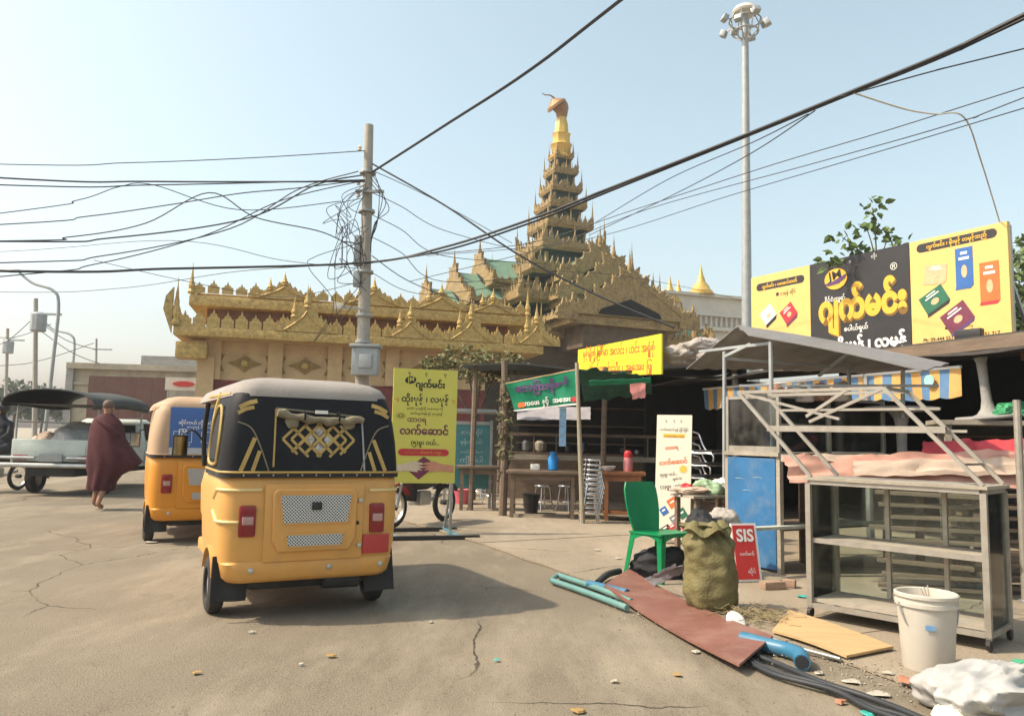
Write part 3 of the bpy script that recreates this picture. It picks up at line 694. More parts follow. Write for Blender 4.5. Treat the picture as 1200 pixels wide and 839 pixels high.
# tangle of loose wires at the pole
rnd = random.Random(21)
for k in range(11):
    y1 = rnd.uniform(200, 300); x0 = rnd.uniform(372, 412)
    pts = [(428 + rnd.uniform(-5, 4), y1, d - .1)]
    for q in range(4): pts.append((x0 + rnd.uniform(-14, 18), y1 + (q + 1) * rnd.uniform(8, 30), d - .2 - rnd.uniform(0, .5)))
    pts.append((428 + rnd.uniform(-6, 3), min(345, y1 + rnd.uniform(40, 110)), d - .1))
    cable(pts, .008, 'loose black wire looping in the tangle at the concrete pole', 'tangled wires at the pole')
for k in range(4):
    cable([(434, 196 + 6 * k, d - .1), (444 + 4 * k, 220 + 8 * k, d - .2), (442 - k, 262, d - .2), (434, 280 + 5 * k, d - .1)], .009, 'short wire loop hanging off the right of the concrete pole', 'wire loops on the pole')
for i, (a, b) in enumerate((((-20, 395), (60, 380)), ((-20, 430), (110, 402)), ((40, 372), (113, 410)), ((-20, 412), (44, 368)), ((44, 385), (130, 430)))):
    cable([(a[0], a[1], 40), ((a[0] + b[0]) / 2, (a[1] + b[1]) / 2 + 7, 40), (b[0], b[1], 40)], .02, 'far thin wire strung between the distant poles', 'wires between distant poles')

# ------------------------------------------------------------------ billboard
YEL = mat('yellow_vinyl', (0.7, 0.47, 0.15), 0.45, 0, 0.06, 2, dirt=0.12, dcol=(0.4, 0.27, 0.1))
BLK = mat('black_vinyl', (0.025, 0.023, 0.023), 0.42, 0, 0.15, 2, dirt=0.15, dcol=(0.08, 0.07, 0.06))
INKY = mat('yellow_ink', (0.75, 0.42, 0.04), 0.5, 0, 0.06, 3)
INKW = mat('white_ink', (0.75, 0.73, 0.68), 0.5, 0, 0.05, 3)
INKK = mat('black_ink', (0.02, 0.017, 0.015), 0.5, 0, 0.1, 3)
INKG = mat('brown_shadow_ink', (0.2, 0.1, 0.012), 0.5, 0, 0.1, 3)
INKP = mat('purple_ink', (0.1, 0.04, 0.14), 0.5, 0, 0.1, 3)
INKR = mat('red_ink', (0.5, 0.03, 0.04), 0.5, 0, 0.1, 3)
INKO = mat('orange_ink', (0.62, 0.14, 0.03), 0.5, 0, 0.15, 6)
INKB = mat('blue_ink', (0.03, 0.12, 0.36), 0.5, 0, 0.15, 6)
INKGR = mat('green_ink', (0.02, 0.13, 0.07), 0.5, 0, 0.2, 6)
INKM = mat('maroon_ink', (0.16, 0.03, 0.06), 0.5, 0, 0.2, 6)
INKT = mat('tan_ink', (0.6, 0.4, 0.22), 0.5, 0, 0.12, 6)
br = at(1191, 505, 14); UD = Vector((.485, -.875, 0)).normalized()
zB = at(1196, 403, 14).z; zT = at(1187, 259, 14).z; HB = zT - zB
bl = br - UD * 6.33
bill = empty('billboard', (bl.x, bl.y, zB), math.atan2(UD.y, UD.x), label='long yellow and black roadside billboard with cake boxes and Burmese lettering', cat='billboard')
LP = 1.85; MP = 2.52; RP = 1.96
for nm, x0, w_, m_ in (('left_panel', 0, LP, YEL), ('middle_panel', LP, MP, BLK), ('right_panel', LP + MP, RP, YEL)):
    MB().box((x0 + w_ / 2, .06, HB / 2), (w_ - .012, .1, HB)).build('panel', m_, bill)
MB().box((3.16, .16, HB / 2), (6.3, .06, HB - .1)).build('backing_frame', STEEL, bill)
for k in range(5):
    MB().bar((.3 + k * 1.43, .2, HB * .9), (.3 + k * 1.43, 1.4, 0), .06).build('strut', STEEL, bill)
# middle panel
xm = LP + MP / 2
em = MB().lathe([(.3, 0), (.3, .02)], n=28, mtx=Matrix.Rotation(PI / 2, 4, 'X')).build('emblem', INKY, bill); em.location = (LP + .72, .012, HB * .8); em.scale = (1, 1, .8)
text('JM', INKK, em, -.02, .0, w=.36, y=-.03, bold=.012, roty=.12)
MB().prism([(-.29, -.1), (-.1, -.07), (.1, .02), (.29, .1), (.26, -.02), (.08, -.14), (-.08, -.16), (-.22, -.17)], .004).build('swoosh', INKP, em).location = (0, -.03, 0)
text('နိုင်ငံကျော်', INKW, bill, LP + .68, HB * .585, w=.55, y=.004, bold=.02)
text('ဂျက်မင်း', INKG, bill, xm + .1, HB * .385, w=2.2, y=.0045, bold=.08, vs=1.25)
text('ဂျက်မင်း', INKY, bill, xm + .07, HB * .4, w=2.2, y=.003, bold=.055, vs=1.25)
text('®', INKW, bill, LP + MP - .36, HB * .78, size=.22, y=.004)
text('စပါယ်ရှယ်', INKW, bill, xm - .05, HB * .27, w=.6, y=.004, bold=.02)
text('ထိုးမုန့် ၊ လမုန့်', INKW, bill, xm + .22, HB * .085, w=1.85, y=.004, bold=.05, hmax=.5)
for x_, s_ in ((LP + .62, 'ဇ'), (LP + 1.1, 'မု'), (LP + 1.7, 'တိုး')): text(s_, INKW, bill, x_, HB * .935, size=.1, y=.004)
def pill(x0, x1, z, h):
    pts = [(x1 + h / 2 * math.cos(R(a)), z + h / 2 * math.sin(R(a))) for a in range(-90, 91, 30)] + [(x0 + h / 2 * math.cos(R(a)), z + h / 2 * math.sin(R(a))) for a in range(90, 271, 30)]
    MB().prism(pts, .004).build('title_strip', BLK, bill).location = (0, .005, 0)
pill(LP + MP + .25, LP + MP + RP - .28, HB * .925, .18)
text('ဂျက်မင်း ၊ မိုးမုန့် လမုန့်သည်', INKY, bill, LP + MP + RP / 2, HB * .91, w=1.2, y=.001, bold=.03, split=True)
pill(.28, LP - .26, HB * .875, .19)
text('ဂျက်မင်း ၊ ပေးဆပ်တတ်', INKY, bill, LP / 2, HB * .855, w=1.1, y=.001, bold=.03)
text('■ လမုန့် ဆိုင်', INKK, bill, LP / 2 + .2, HB * .745, w=.6, y=.004)
text('■ မန္တလေး စက်မှု', INKK, bill, LP + MP + RP / 2, HB * .175, w=.55, y=.004)
text('Ph: 09-444 551 616, 09-444 551 717', INKK, bill, LP + MP + RP / 2 + .02, HB * .085, w=1.5, y=.004, bold=.012)
def cake_box(x, z, w, h, rot, m1, m2, dep=.1):
    o = MB().prism([(-w / 2, -h / 2), (w / 2, -h / 2), (w / 2, h / 2), (-w / 2, h / 2)], .003).build('printed_box', m1, bill)
    o.location = (x, .003, z); o.rotation_euler = (0, rot, 0)
    MB().prism([(-w / 2, -h / 2), (w / 2, -h / 2), (w / 2 - dep, -h / 2 - dep), (-w / 2 - dep * .3, -h / 2 - dep)], .003).build('printed_side', m2, o).location = (0, -.0005, 0)
    MB().prism([(.17 * w * math.cos(a * PI / 6), .17 * h * math.sin(a * PI / 6)) for a in range(12)], .002).build('printed_cake', INKT, o).location = (0, -.003, -.12 * h)
    for q in range(2): MB().box((0, -.002, h * (.22 + .14 * q)), (w * (.6 - .2 * q), .002, h * .07)).build('printed_line', INKW, o)
x0 = LP + MP
cake_box(x0 + .55, HB * .68, .46, .34, .1, INKT, INKT, .06)
cake_box(x0 + 1.13, HB * .69, .34, .76, 0, INKB, INKB, .06)
cake_box(x0 + 1.6, HB * .53, .36, .76, 0, INKO, INKR, .06)
cake_box(x0 + .5, HB * .45, .54, .38, -.5, INKGR, INKK, .06)
cake_box(x0 + .95, HB * .27, .56, .42, -.55, INKM, INKP, .06)
for x_, z_, m_, n_ in ((.56, .56, INKW, INKK), (1.2, .54, INKR, INKM), (.6, .27, INKR, INKM), (1.24, .2, INKP, INKB)): cake_box(x_, HB * z_, .42, .36, -.6, m_, n_, .08)
fl_ = MB().box((LP + MP + 1.35, -.3, .2), (.5, .16, .22), bev=.03).build('floodlight', BLK, bill)
for sx in (-.2, .2): MB().bar((LP + MP + 1.35 + sx, .02, -.1), (LP + MP + 1.35 + sx, -.28, .12), .03).build('lamp_arm', STEEL, bill)
# plant sprouting over the billboard
sp_ = bl + UD * 3.35; 
sprout = empty('sprouting_shrub', (sp_.x + .35, sp_.y + .2, zT - .75), label='leafy shrub sprouting behind the black billboard panel top', cat='shrub')
st = MB(); cw = MB()
for i, (dx, dz, n_) in enumerate(((-.95, .5, 26), (-.75, 1.05, 16), (-.2, 1.3, 26), (-.05, 1.75, 16), (.3, 1.1, 26), (.75, .8, 30), (.55, .45, 26), (-.35, .75, 20))):
    st.tube(crv([(0, 0, 0), (dx * .4, 0, dz * .5 + .2), (dx, .05, dz + .1)], 4), .025, 5, r2=.008)
    leaves(cw, (dx, .05, dz + .1), (.3, .25, .24), n_ + 8, .21, 40 + i)
st.build('stems', BARK, sprout); cw.build('foliage', mat('sprout_leaf', (0.1, 0.15, 0.035), 0.55, 0, 0.35, 3), sprout, smooth=False)
# ------------------------------------------------------------------ stalls
WOOD = mat('old_wood', (0.16, 0.115, 0.08), 0.85, 0, 0.25, 3, 0.3, 20, stretch=(1, 1, 6), dirt=0.3)
WOODL = mat('grey_plank', (0.33, 0.29, 0.23), 0.85, 0, 0.2, 4, 0.25, 25, dirt=0.4)
WOODO = mat('orange_wood', (0.3, 0.12, 0.05), 0.6, 0, 0.2, 4, dirt=0.25)
TIN = mat('tin_sheet', (0.22, 0.21, 0.2), 0.6, 0.3, 0.15, 3, 0.1, 10, dirt=0.5, dcol=(0.2, 0.16, 0.12))
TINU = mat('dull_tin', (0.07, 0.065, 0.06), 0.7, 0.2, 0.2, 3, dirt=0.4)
ALU = mat('aluminium_frame', (0.36, 0.33, 0.28), 0.45, 0.5, 0.15, 10, dirt=0.45, dcol=(0.25, 0.19, 0.13), dscale=7)
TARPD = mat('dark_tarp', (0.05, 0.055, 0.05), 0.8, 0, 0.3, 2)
GRNT = mat('green_tarp', (0.0, 0.19, 0.09), 0.55, 0, 0.12, 4, 0.2, 12)
GRNN = mat('green_net', (0.015, 0.08, 0.05), 0.8, 0, 0.3, 6)
CHROME = mat('chrome_tube', (0.62, 0.62, 0.62), 0.22, 0.95, 0.08, 6, dirt=0.25)
BLUEP = mat('blue_paint', (0.026, 0.13, 0.29), 0.6, 0, 0.15, 4, dirt=0.5, dcol=(0.2, 0.23, 0.24), dscale=5)
def glass_mat():
    m = bpy.data.materials.new('dusty_glass'); m.use_nodes = True; n = m.node_tree.nodes; L = m.node_tree.links
    n.remove(n['Principled BSDF']); out = n['Material Output']
    t = n.new('ShaderNodeBsdfTransparent'); g = n.new('ShaderNodeBsdfGlossy'); g.inputs['Roughness'].default_value = .06
    df = n.new('ShaderNodeBsdfDiffuse'); df.inputs[0].default_value = (.45, .45, .4, 1)
    fr = n.new('ShaderNodeFresnel'); fr.inputs[0].default_value = 1.5
    t.inputs[0].default_value = (.86, .93, .9, 1)
    m1 = n.new('ShaderNodeMixShader'); m2 = n.new('ShaderNodeMixShader')
    nz = n.new('ShaderNodeTexNoise'); nz.inputs['Scale'].default_value = 5; nz.inputs['Detail'].default_value = 6
    rp = n.new('ShaderNodeMapRange'); rp.inputs[1].default_value = .35; rp.inputs[2].default_value = .75; rp.inputs[3].default_value = .01; rp.inputs[4].default_value = .1
    L.new(nz.outputs[0], rp.inputs[0]); L.new(rp.outputs[0], m1.inputs[0]); L.new(t.outputs[0], m1.inputs[1]); L.new(df.outputs[0], m1.inputs[2])
    L.new(fr.outputs[0], m2.inputs[0]); L.new(m1.outputs[0], m2.inputs[1]); L.new(g.outputs[0], m2.inputs[2]); L.new(m2.outputs[0], out.inputs[0])
    return m
GLASS = glass_mat()

# shop row to the right: front line (heading 21 degrees left), low roof, back wall
FD = Vector((-.36, .93, 0)).normalized(); FN = Vector((.93, .36, 0)).normalized(); F0 = Vector((5.25, 9.0, 0))
row = empty('market_shop', F0, math.atan2(FD.y, FD.x) - PI / 2, label='dark open fronted market shop row under the billboard', cat='shop')
# local: x -> FN (into the shop), y -> FD (away along the row)
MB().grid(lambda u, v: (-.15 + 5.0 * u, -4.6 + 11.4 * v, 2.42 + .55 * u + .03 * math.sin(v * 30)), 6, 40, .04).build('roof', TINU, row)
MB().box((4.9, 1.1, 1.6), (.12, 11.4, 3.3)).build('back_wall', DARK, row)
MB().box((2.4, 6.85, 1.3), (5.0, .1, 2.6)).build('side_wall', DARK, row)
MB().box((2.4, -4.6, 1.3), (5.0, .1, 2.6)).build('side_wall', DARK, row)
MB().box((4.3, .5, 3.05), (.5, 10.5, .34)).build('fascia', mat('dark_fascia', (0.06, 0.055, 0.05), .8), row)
MB().box((-.1, -.4, 2.47), (.1, 6.5, .14)).build('front_beam', WOOD, row)
MB().box((1.6, -1.2, 2.52), (.18, 3.0, .16)).build('ceiling_beam', mat('brown_beam', (0.2, 0.11, 0.05), .8), row)
for y in (-3.6, -1.2, 1.4, 4.2): MB().tube([(.05, y, 0), (.05, y, 2.45)], .05, 8).build('post', STEEL, row)
for y in (-2.5, .2, 2.8):
    MB().box((4.4, y, .9), (.6, 1.8, 1.8)).build('back_shelf', TARPD, row)
    for q in range(3): MB().box((4.05, y, .4 + .55 * q), (.1, 1.8, .04)).build('shelf_board', WOOD, row)
# striped valance: each stripe of cloth a piece
VAL = [mat('orange_stripe', (0.58, 0.33, 0.1), .8, 0, .12, 8, dirt=.3, dcol=(.3, .2, .1)), mat('blue_stripe', (0.1, 0.2, 0.34), .8, 0, .12, 8, dirt=.3, dcol=(.2, .2, .2))]
val = empty('striped_awning', at(1126, 430, 9.0), label='orange and blue striped awning valance along the shop front', cat='awning')
a0, a1 = at(1126, 430, 9.0), at(824, 456, 13.7); dv = a1 - a0; LV = dv.length; dv.normalize(); nv_ = Vector((-dv.y, dv.x, 0)).normalized()
ns = 36
for k in range(ns):
    def fn(u, v, k=k):
        s_ = (k + u) / ns * LV; w = math.sin(s_ * 7.3) * .03 + math.sin(s_ * 17) * .012
        z = -v * (.34 + .025 * abs(math.sin((k + u) * PI / 2)) + .015 * math.sin(s_ * 3))
        return dv * s_ + nv_ * (w * (v + .2)) + Vector((0, 0, z))
    MB().grid(fn, 4, 5, .004).build('cloth_stripe', VAL[k % 2], val)
MB().tube([(0, 0, .0), tuple(dv * LV)], .02, 8).build('awning_pole', INKW, val)
bg_ = mat('awning_print', (0.3, 0.55, 0.5), .7)
o = MB().lathe([(.07, 0), (.07, .01)], n=14, mtx=Matrix.Rotation(PI / 2, 4, 'X')).build('printed_ring', bg_, val); o.location = dv * .38 - nv_ * -.06 + Vector((0, 0, -.14)); o.rotation_euler = (0, 0, math.atan2(-dv.y, -dv.x))

# ---- food cart with blue end panel
cr = gp(915, 672, ZA)
cart = empty('food_cart', (cr.x, cr.y, ZA), R(29), label='food cart with blue painted end panel, glass top and tin roof', cat='cart')
CX, CY = 1.65, .7
for x in (0, CX):
    for y in (0, CY): MB().box((x, y, .58), (.05, .05, 1.16)).build('leg', WOOD if x else WOODL, cart)
bp_ = MB().box((-.02, CY / 2, .76), (.03, CY - .05, .74)).build('blue_panel', BLUEP, cart)
bp2 = MB().box((-.02, CY / 2, .21), (.03, CY - .05, .36)).build('blue_panel', BLUEP, cart)
for y, z in ((.2, .9), (.45, .92), (.3, .78)): MB().prism([(-.07, 0), (-.02, .006), (.05, .0), (.07, .008), (.03, .016), (-.03, .012)], .002, Matrix.Rotation(PI / 2, 4, 'Z')).build('faded_mark', mat('faded_white', (.16, .27, .36), .8), bp_).location = (-.037, CY - y, z)
MB().box((.2, CY / 2, 1.17), (.5, CY + .06, .04)).build('counter', WOODL, cart)
MB().box((CX / 2 + .2, CY / 2, 1.17), (CX - .3, CY + .06, .039)).build('counter', WOODL, cart)
MB().box((CX / 2, CY / 2, .42), (CX, CY - .06, .03)).build('shelf', WOOD, cart)
MB().box((CX / 2 - .3, -.06, .46), (CX + .5, .1, .03)).build('side_plank', mat('pale_green_plank', (.4, .42, .36), .8, dirt=.4), cart)
for x in (0, .75, CX):
    for y in (0, CY): MB().box((x, y, 1.48), (.035, .035, .6)).build('glass_post', ALU, cart)
for y in (0, CY):
    for z in (1.76, 1.47): MB().box((CX / 2, y, z), (CX, .03, .03)).build('glass_rail', ALU, cart)
for x in (0, CX): MB().box((x, CY / 2, 1.76), (.03, CY, .03)).build('glass_rail', ALU, cart); MB().box((x, CY / 2, 1.22), (.03, CY - .04, .06)).build('glass_rail', ALU, cart)
for x0_, x1_ in ((.02, .73), (.77, CX - .02)): MB().box(((x0_ + x1_) / 2, .0, 1.48), (x1_ - x0_, .006, .54)).build('glass_pane', GLASS, cart)
MB().box((.0, CY / 2, 1.48), (.006, CY - .04, .54)).build('glass_pane', GLASS, cart)
# roof posts and bent tin roof
def loc(o, p): return o.matrix_world.inverted() @ Vector(p)
bpy.context.view_layer.update()
rp_ = [at(862, 382, 8.4), at(1112, 427, 7.2), at(1080, 436, 6.9), at(880, 395, 8.0), at(804, 431, 10.4), at(1010, 436, 9.6)]
Aq, Bq, Cq, Dq, Eq, Fq = [loc(cart, p) for p in rp_]
nC = 10
MB().grid(lambda u, v: Aq.lerp(Bq, u).lerp(Dq.lerp(Cq, u), v) + Vector((0, 0, .02 * math.sin(u * PI) + .008 * math.sin(v * 14))), 14, 6, .012).build('roof_sheet', TIN, cart)
MB().grid(lambda u, v: Aq.lerp(Bq, u).lerp(Eq.lerp(Fq, u), v) + Vector((0, 0, .02 * math.sin(u * PI) - .01 + .008 * math.sin(u * 60))), 60, 4, .012).build('roof_sheet', TIN, cart)
def rpost(px_, y0, d0, y1, d1, dx=0):
    p, q = loc(cart, at(px_ + dx, y0, d0)), loc(cart, at(px_, y1, d1)); MB().tube([p, q], .022, 8).build('roof_post', GREYP, cart)
rpost(849, 412, 8.5, 560, 8.5, 0); rpost(905, 400, 7.9, 545, 7.9, -2); rpost(995, 428, 8.6, 520, 8.6); rpost(1058, 432, 8.2, 490, 8.2)
MB().bar(loc(cart, at(849, 418, 8.5)), loc(cart, at(880, 403, 8.2)), .03).build('roof_rail', GREYP, cart)
MB().bar(loc(cart, at(849, 420, 8.5)), loc(cart, at(1000, 432, 8.6)), .03).build('roof_rail', GREYP, cart)
MB().bar(loc(cart, at(820, 412, 9.0)), loc(cart, at(905, 402, 7.9)), .03).build('roof_rail', GREYP, cart)
MB().bar(loc(cart, at(960, 440, 9.2)), loc(cart, at(1000, 410, 7.6)), .03).build('roof_rail', GREYP, cart)

# ---- glass display case in front
k0 = gp(950, 724, ZA); k1 = gp(1160, 764, ZA); kd = (k1 - k0); KW = kd.length
case = empty('glass_display_case', (k0.x, k0.y, ZA), math.atan2(kd.y, kd.x), label='empty aluminium glass display case on casters beside white bucket', cat='display case')
KD, KH = .46, 1.0
for x in (0, KW):
    for y in (0, KD):
        MB().box((x, y, .08 + (KH - .08) / 2), (.038, .038, KH - .1)).build('upright', ALU, case)
        w_ = MB().tube([(x - .012, y, .045), (x + .012, y, .045)], .04, 10).build('caster', BLK, case); MB().box((x, y, .085), (.03, .03, .03)).build('caster_fork', STEEL, w_)
for z in (.1, KH):
    for y in (0, KD): MB().box((KW / 2, y, z), (KW - .04, .034, .034)).build('rail', ALU, case)
    for x in (0, KW): MB().box((x, KD / 2, z), (.034, KD - .04, .034)).build('rail', ALU, case)
MB().box((KW / 2, KD / 2, .135), (KW - .03, KD - .03, .025)).build('shelf', WOODL, case)
MB().box((KW / 2, KD / 2 + .02, .57), (KW - .03, KD - .06, .024)).build('shelf', WOODL, case)
MB().box((KW / 2, .02, .57), (KW - .04, .02, .035)).build('shelf_edge', ALU, case)
MB().box((KW / 2, KD / 2, KH + .025), (KW + .06, KD + .06, .022)).build('top_board', WOODL, case)
MB().box((KW / 2, KD, .55), (KW - .04, .006, .86)).build('glass_pane', GLASS, case)
for x in (0, KW): MB().box((x, KD / 2, .55), (.006, KD - .04, .86)).build('glass_pane', GLASS, case)
for x in (.34 * KW, .68 * KW): MB().box((x, KD, .55), (.03, .03, .88)).build('back_post', ALU, case)
# racked rack frame leaning over the case
rack = empty('steel_rack', case.matrix_world @ Vector((0, 0, 0)), label='bare steel shelf frame racked sideways on top of the display case', cat='rack')
bpy.context.view_layer.update()
rack.location = (k0.x, k0.y, ZA + KH + .04); rack.rotation_euler = (0, 0, math.atan2(kd.y, kd.x))
LX, LZ = -.6, .62
tops = {}
for x in (.02, KW):
    for y in (0, KD):
        p, q = Vector((x, y, 0)), Vector((x + LX, y, LZ + (.03 if x else 0)))
        MB().bar(p, q, .026).build('slanted_upright', ALU, rack); tops[(x > .1, y > .1)] = (p, q)
def rb(a, b, fa, fb, ea=0, eb=0, w=.024, name='rail'):
    p = tops[a][0].lerp(tops[a][1], fa); q = tops[b][0].lerp(tops[b][1], fb); d_ = (q - p).normalized()
    MB().bar(p - d_ * ea, q + d_ * eb, w).build(name, ALU, rack)
rb((False, False), (True, False), 1, 1); rb((False, True), (True, True), 1, 1, .05, 0); rb((False, False), (False, True), 1, 1); rb((True, False), (True, True), 1, 1)
rb((False, True), (True, True), .55, .55, .05, .12, .02); rb((False, True), (True, True), .8, .8, 0, .1, .02)
rb((True, False), (True, True), .55, .55); rb((True, False), (True, True), .2, .2, w=.016)
p, q = tops[(False, False)][0].lerp(tops[(False, False)][1], .55), tops[(True, False)][0].lerp(tops[(True, False)][1], .55)
MB().bar(p + Vector((-.02, .02, 0)), q + Vector((.12, .02, 0)), .05, .045).build('shelf_rail', ALU, rack)
t1 = tops[(False, False)][1]; t2 = tops[(True, False)][1]
MB().bar(t1, t1.lerp(t2, .72) + Vector((0, 0, -.22)), .02).build('brace', ALU, rack)
MB().bar(t2, t1.lerp(t2, .52) + Vector((0, 0, -.24)), .022).build('brace', ALU, rack)
MB().bar(t1.lerp(t2, .78), t1.lerp(t2, .5) + Vector((0, 0, -.2)), .022).build('brace', ALU, rack)

# ---- pedestal tables standing above the pink sheet
def pedestal(px_, y0, d_, flip, label, rad=.36):
    b_ = at(px_, y0, d_); t = empty('pedestal_table', b_, label=label, cat='table', group='pedestal tables')
    col_ = MB().lathe([(.07, 0), (.075, .02), (.055, .06), (.05, .3), (.055, .5), (.075, .6), (.12, .66), (.2, .69)], n=16).build('pedestal', CONC, t)
    MB().lathe([(rad, .68), (rad + .01, .7), (rad, .72)], n=24).build('table_top', CONC, t)
    if flip: t.rotation_euler = (PI, R(-6), 0); t.location.z += .73
    return t
pedestal(1058, 556, 8.3, False, 'grey pedestal table standing upright among the pink sheets')
pedestal(1152, 492, 8.9, True, 'grey pedestal table turned upside down on the plank table', .34)
tb = gp(1160, 640, .0); tb = at(1165, 530, 8.9); tb.z = ZA
pt = empty('plank_table', tb, R(-20), label='rough plank table carrying the upturned pedestal table', cat='table')
MB().box((0, 0, 1.57), (1.3, .6, .05)).build('table_top', WOODL, pt)
for sx in (-.5, .5):
    for sy in (-.22, .22): MB().box((sx, sy, .77), (.07, .07, 1.55)).build('leg', WOODL, pt)
o = crumple((0, 0, .07), (.2, .16, .1), 5, .4, 2.2, 48, 30).build('plastic_bag', mat('mint_plastic', (0.06, 0.3, 0.14), .45)); o.location = at(1186, 490, 8.8); tag(o, 'crumpled mint green plastic bag on the plank table', 'bag')
# stacked timber racks behind the display case
for i, (px_, d_, l_) in enumerate(((1090, 6.9, 'stack of weathered timber slats right behind the display case'), (1175, 7.0, 'stack of weathered timber slats against the outer column'))):
    b_ = at(px_, 560, d_); tk = empty('timber_stack', (b_.x, b_.y, ZA), R(-25 + 20 * i), label=l_, cat='timber stack', group='timber stacks')
    for q in range(9):
        MB().box((random.uniform(-.08, .08), random.uniform(-.05, .05), .06 + q * .1), (random.uniform(.6, .95), .12, .03), rot=(0, random.uniform(-.03, .03), random.uniform(-.1, .1))).build('slat', WOOD, tk)
        MB().box((-.35, .02, .1 + q * .1), (.06, .1, .05)).build('spacer', WOOD, tk); MB().box((.35, .02, .1 + q * .1), (.06, .1, .05)).build('spacer', WOOD, tk)
# pink and red sheets draped over goods
def drape(name, pts, label, m, nu=26, nv=10, amp=.05, seed=0, cat='sheet', thick=.006, zmin=None):
    a, b, c, d_ = [Vector(p) for p in pts]
    def fn(u, v):
        p = a.lerp(b, u).lerp(d_.lerp(c, u), v)
        w = noise.noise(Vector((u * 7 + seed, v * 3, seed))) * amp + noise.noise(Vector((u * 18 + seed, v * 2.2, 4))) * amp * .45
        return p + Vector((w * .3, -w, w))
    o = MB().grid(fn, nu, nv, thick).build(name, m); return tag(o, label, cat)
PINK = mat('pink_sheet', (0.42, 0.19, 0.145), .7, 0, .12, 3, .2, 8, col2=(.48, .27, .2), dirt=.35, dcol=(.4, .28, .2))
RED = mat('red_sheet', (0.5, 0.05, 0.06), .6, 0, .15, 3, .2, 8)
CREAMC = mat('cream_cloth', (0.45, 0.34, 0.26), .8, 0, .12, 3, .2, 8)
drape('cloth_sheet', [at(918, 536, 7.5), at(1215, 527, 7.2), at(1215, 572, 6.95), at(925, 566, 7.35)], 'faded pink plastic sheet draped over goods behind the display case', PINK)
drape('cloth_sheet', [at(915, 533, 7.55), at(1060, 533, 7.4), at(1060, 541, 7.35), at(915, 541, 7.5)], 'cream folded edge of cloth lying along the pink sheet top', CREAMC, 20, 3, .02, 3)
drape('cloth_sheet', [at(1082, 517, 7.9), at(1215, 515, 7.7), at(1215, 534, 7.4), at(1080, 535, 7.6)], 'bright red plastic sheet bundled above the pink sheet', RED, 20, 6, .04, 7)
drape('cloth_sheet', [at(1000, 540, 7.3), at(1215, 536, 7.05), at(1215, 556, 6.95), at(1000, 558, 7.2)], 'dusty cream sheet folded along the middle of the pink sheet', CREAMC, 22, 6, .035, 11)
gt = empty('goods_table', (4.35, 7.95, ZA), R(-8), label='low wooden table of goods hidden beneath the pink sheet', cat='table')
MB().box((0, 0, .92), (2.6, 1.0, .05)).build('table_top', WOOD, gt)
for sx in (-1.2, 0, 1.2):
    for sy in (-.42, .42): MB().box((sx, sy, .45), (.07, .07, .9)).build('leg', WOOD, gt)
ep = at(1197, 590, 6.6)
epo = empty('steel_post', (ep.x, ep.y, ZA), label='pale weathered post standing at the outer end of goods table', cat='post')
MB().tube([(0, 0, 0), (.0, 0, 1.7)], .032, 10).build('shaft', ALU, epo); MB().lathe([(.06, 0), (.06, .02), (.035, .03)], n=12).build('base_plate', STEEL, epo)
# bags hanging and piled
SACKM = mat('brown_sacking', (0.26, 0.15, 0.1), .9, 0, .2, 5, .4, 14); GREYC = mat('grey_cloth', (0.36, 0.32, 0.28), .85, 0, .2, 4, .4, 10)
for i, (px_, py_, d_, s_, m_, l_) in enumerate(((908, 462, 8.0, (.11, .08, .1), SACKM, 'small brown sack hung at the cart roof post'), (937, 463, 8.0, (.12, .08, .12), GREYC, 'pale pink grey cloth bundle hung below the cart roof'),
        (962, 462, 8.1, (.1, .08, .11), SACKM, 'brown cloth bundle hung between the pale bundles'), (985, 462, 8.1, (.1, .07, .12), GREYC, 'pale grey bag hung against the striped awning'))):
    c_ = at(px_, py_, d_); o = crumple((0, 0, 0), s_, i + 2, .35, 1.6, 40, 26).build('cloth_bundle', m_, ang=80); o.location = c_; tag(o, l_, 'bundle')
rl = MB().bar(at(866, 452, 8.1), at(1100, 452, 7.6), .025).build('hanging_rail', GREYP); tag(rl, 'thin steel rail carrying the hung bundles', 'rail')
for i, (px_, py_, d_, s_, m_, l_) in enumerate(((886, 524, 8.2, (.07, .07, .1), mat('yellow_plastic', (.6, .38, .03), .5), 'yellow plastic jar inside the cart glass'), (918, 520, 8.15, (.12, .1, .1), GREYC, 'crumpled grey bag behind the cart glass'),
        (960, 522, 8.3, (.12, .1, .07), SACKM, 'flat brown bundle behind the cart glass'))):
    c_ = at(px_, 540, d_); o = MB().ell((0, 0, s_[2]), s_, 12, 8, .35, i + 9).build('jar' if i == 0 else 'cloth_bundle', m_); o.location = (c_.x, c_.y, 1.19 + ZA); tag(o, l_, 'jar' if i == 0 else 'bundle')
# gray heap on the shed roof
for i, (px_, py_, d_, s_) in enumerate(((800, 420, 12.5, (.28, .25, .16)), (818, 412, 12.4, (.3, .25, .2)), (835, 422, 12.3, (.25, .25, .14)))):
    o = crumple((0, 0, 0), s_, i + 30, .4).build('tarpaulin_heap', GREYC, ang=80); o.location = at(px_, py_, d_)
    tag(o, ['rumpled grey tarpaulin heap at the roof edge by yellow banner', 'taller rumpled grey tarpaulin heap in the roof middle', 'low rumpled grey tarpaulin heap beside the cart roof'][i], 'tarpaulin', 'heaps on the shed roof')

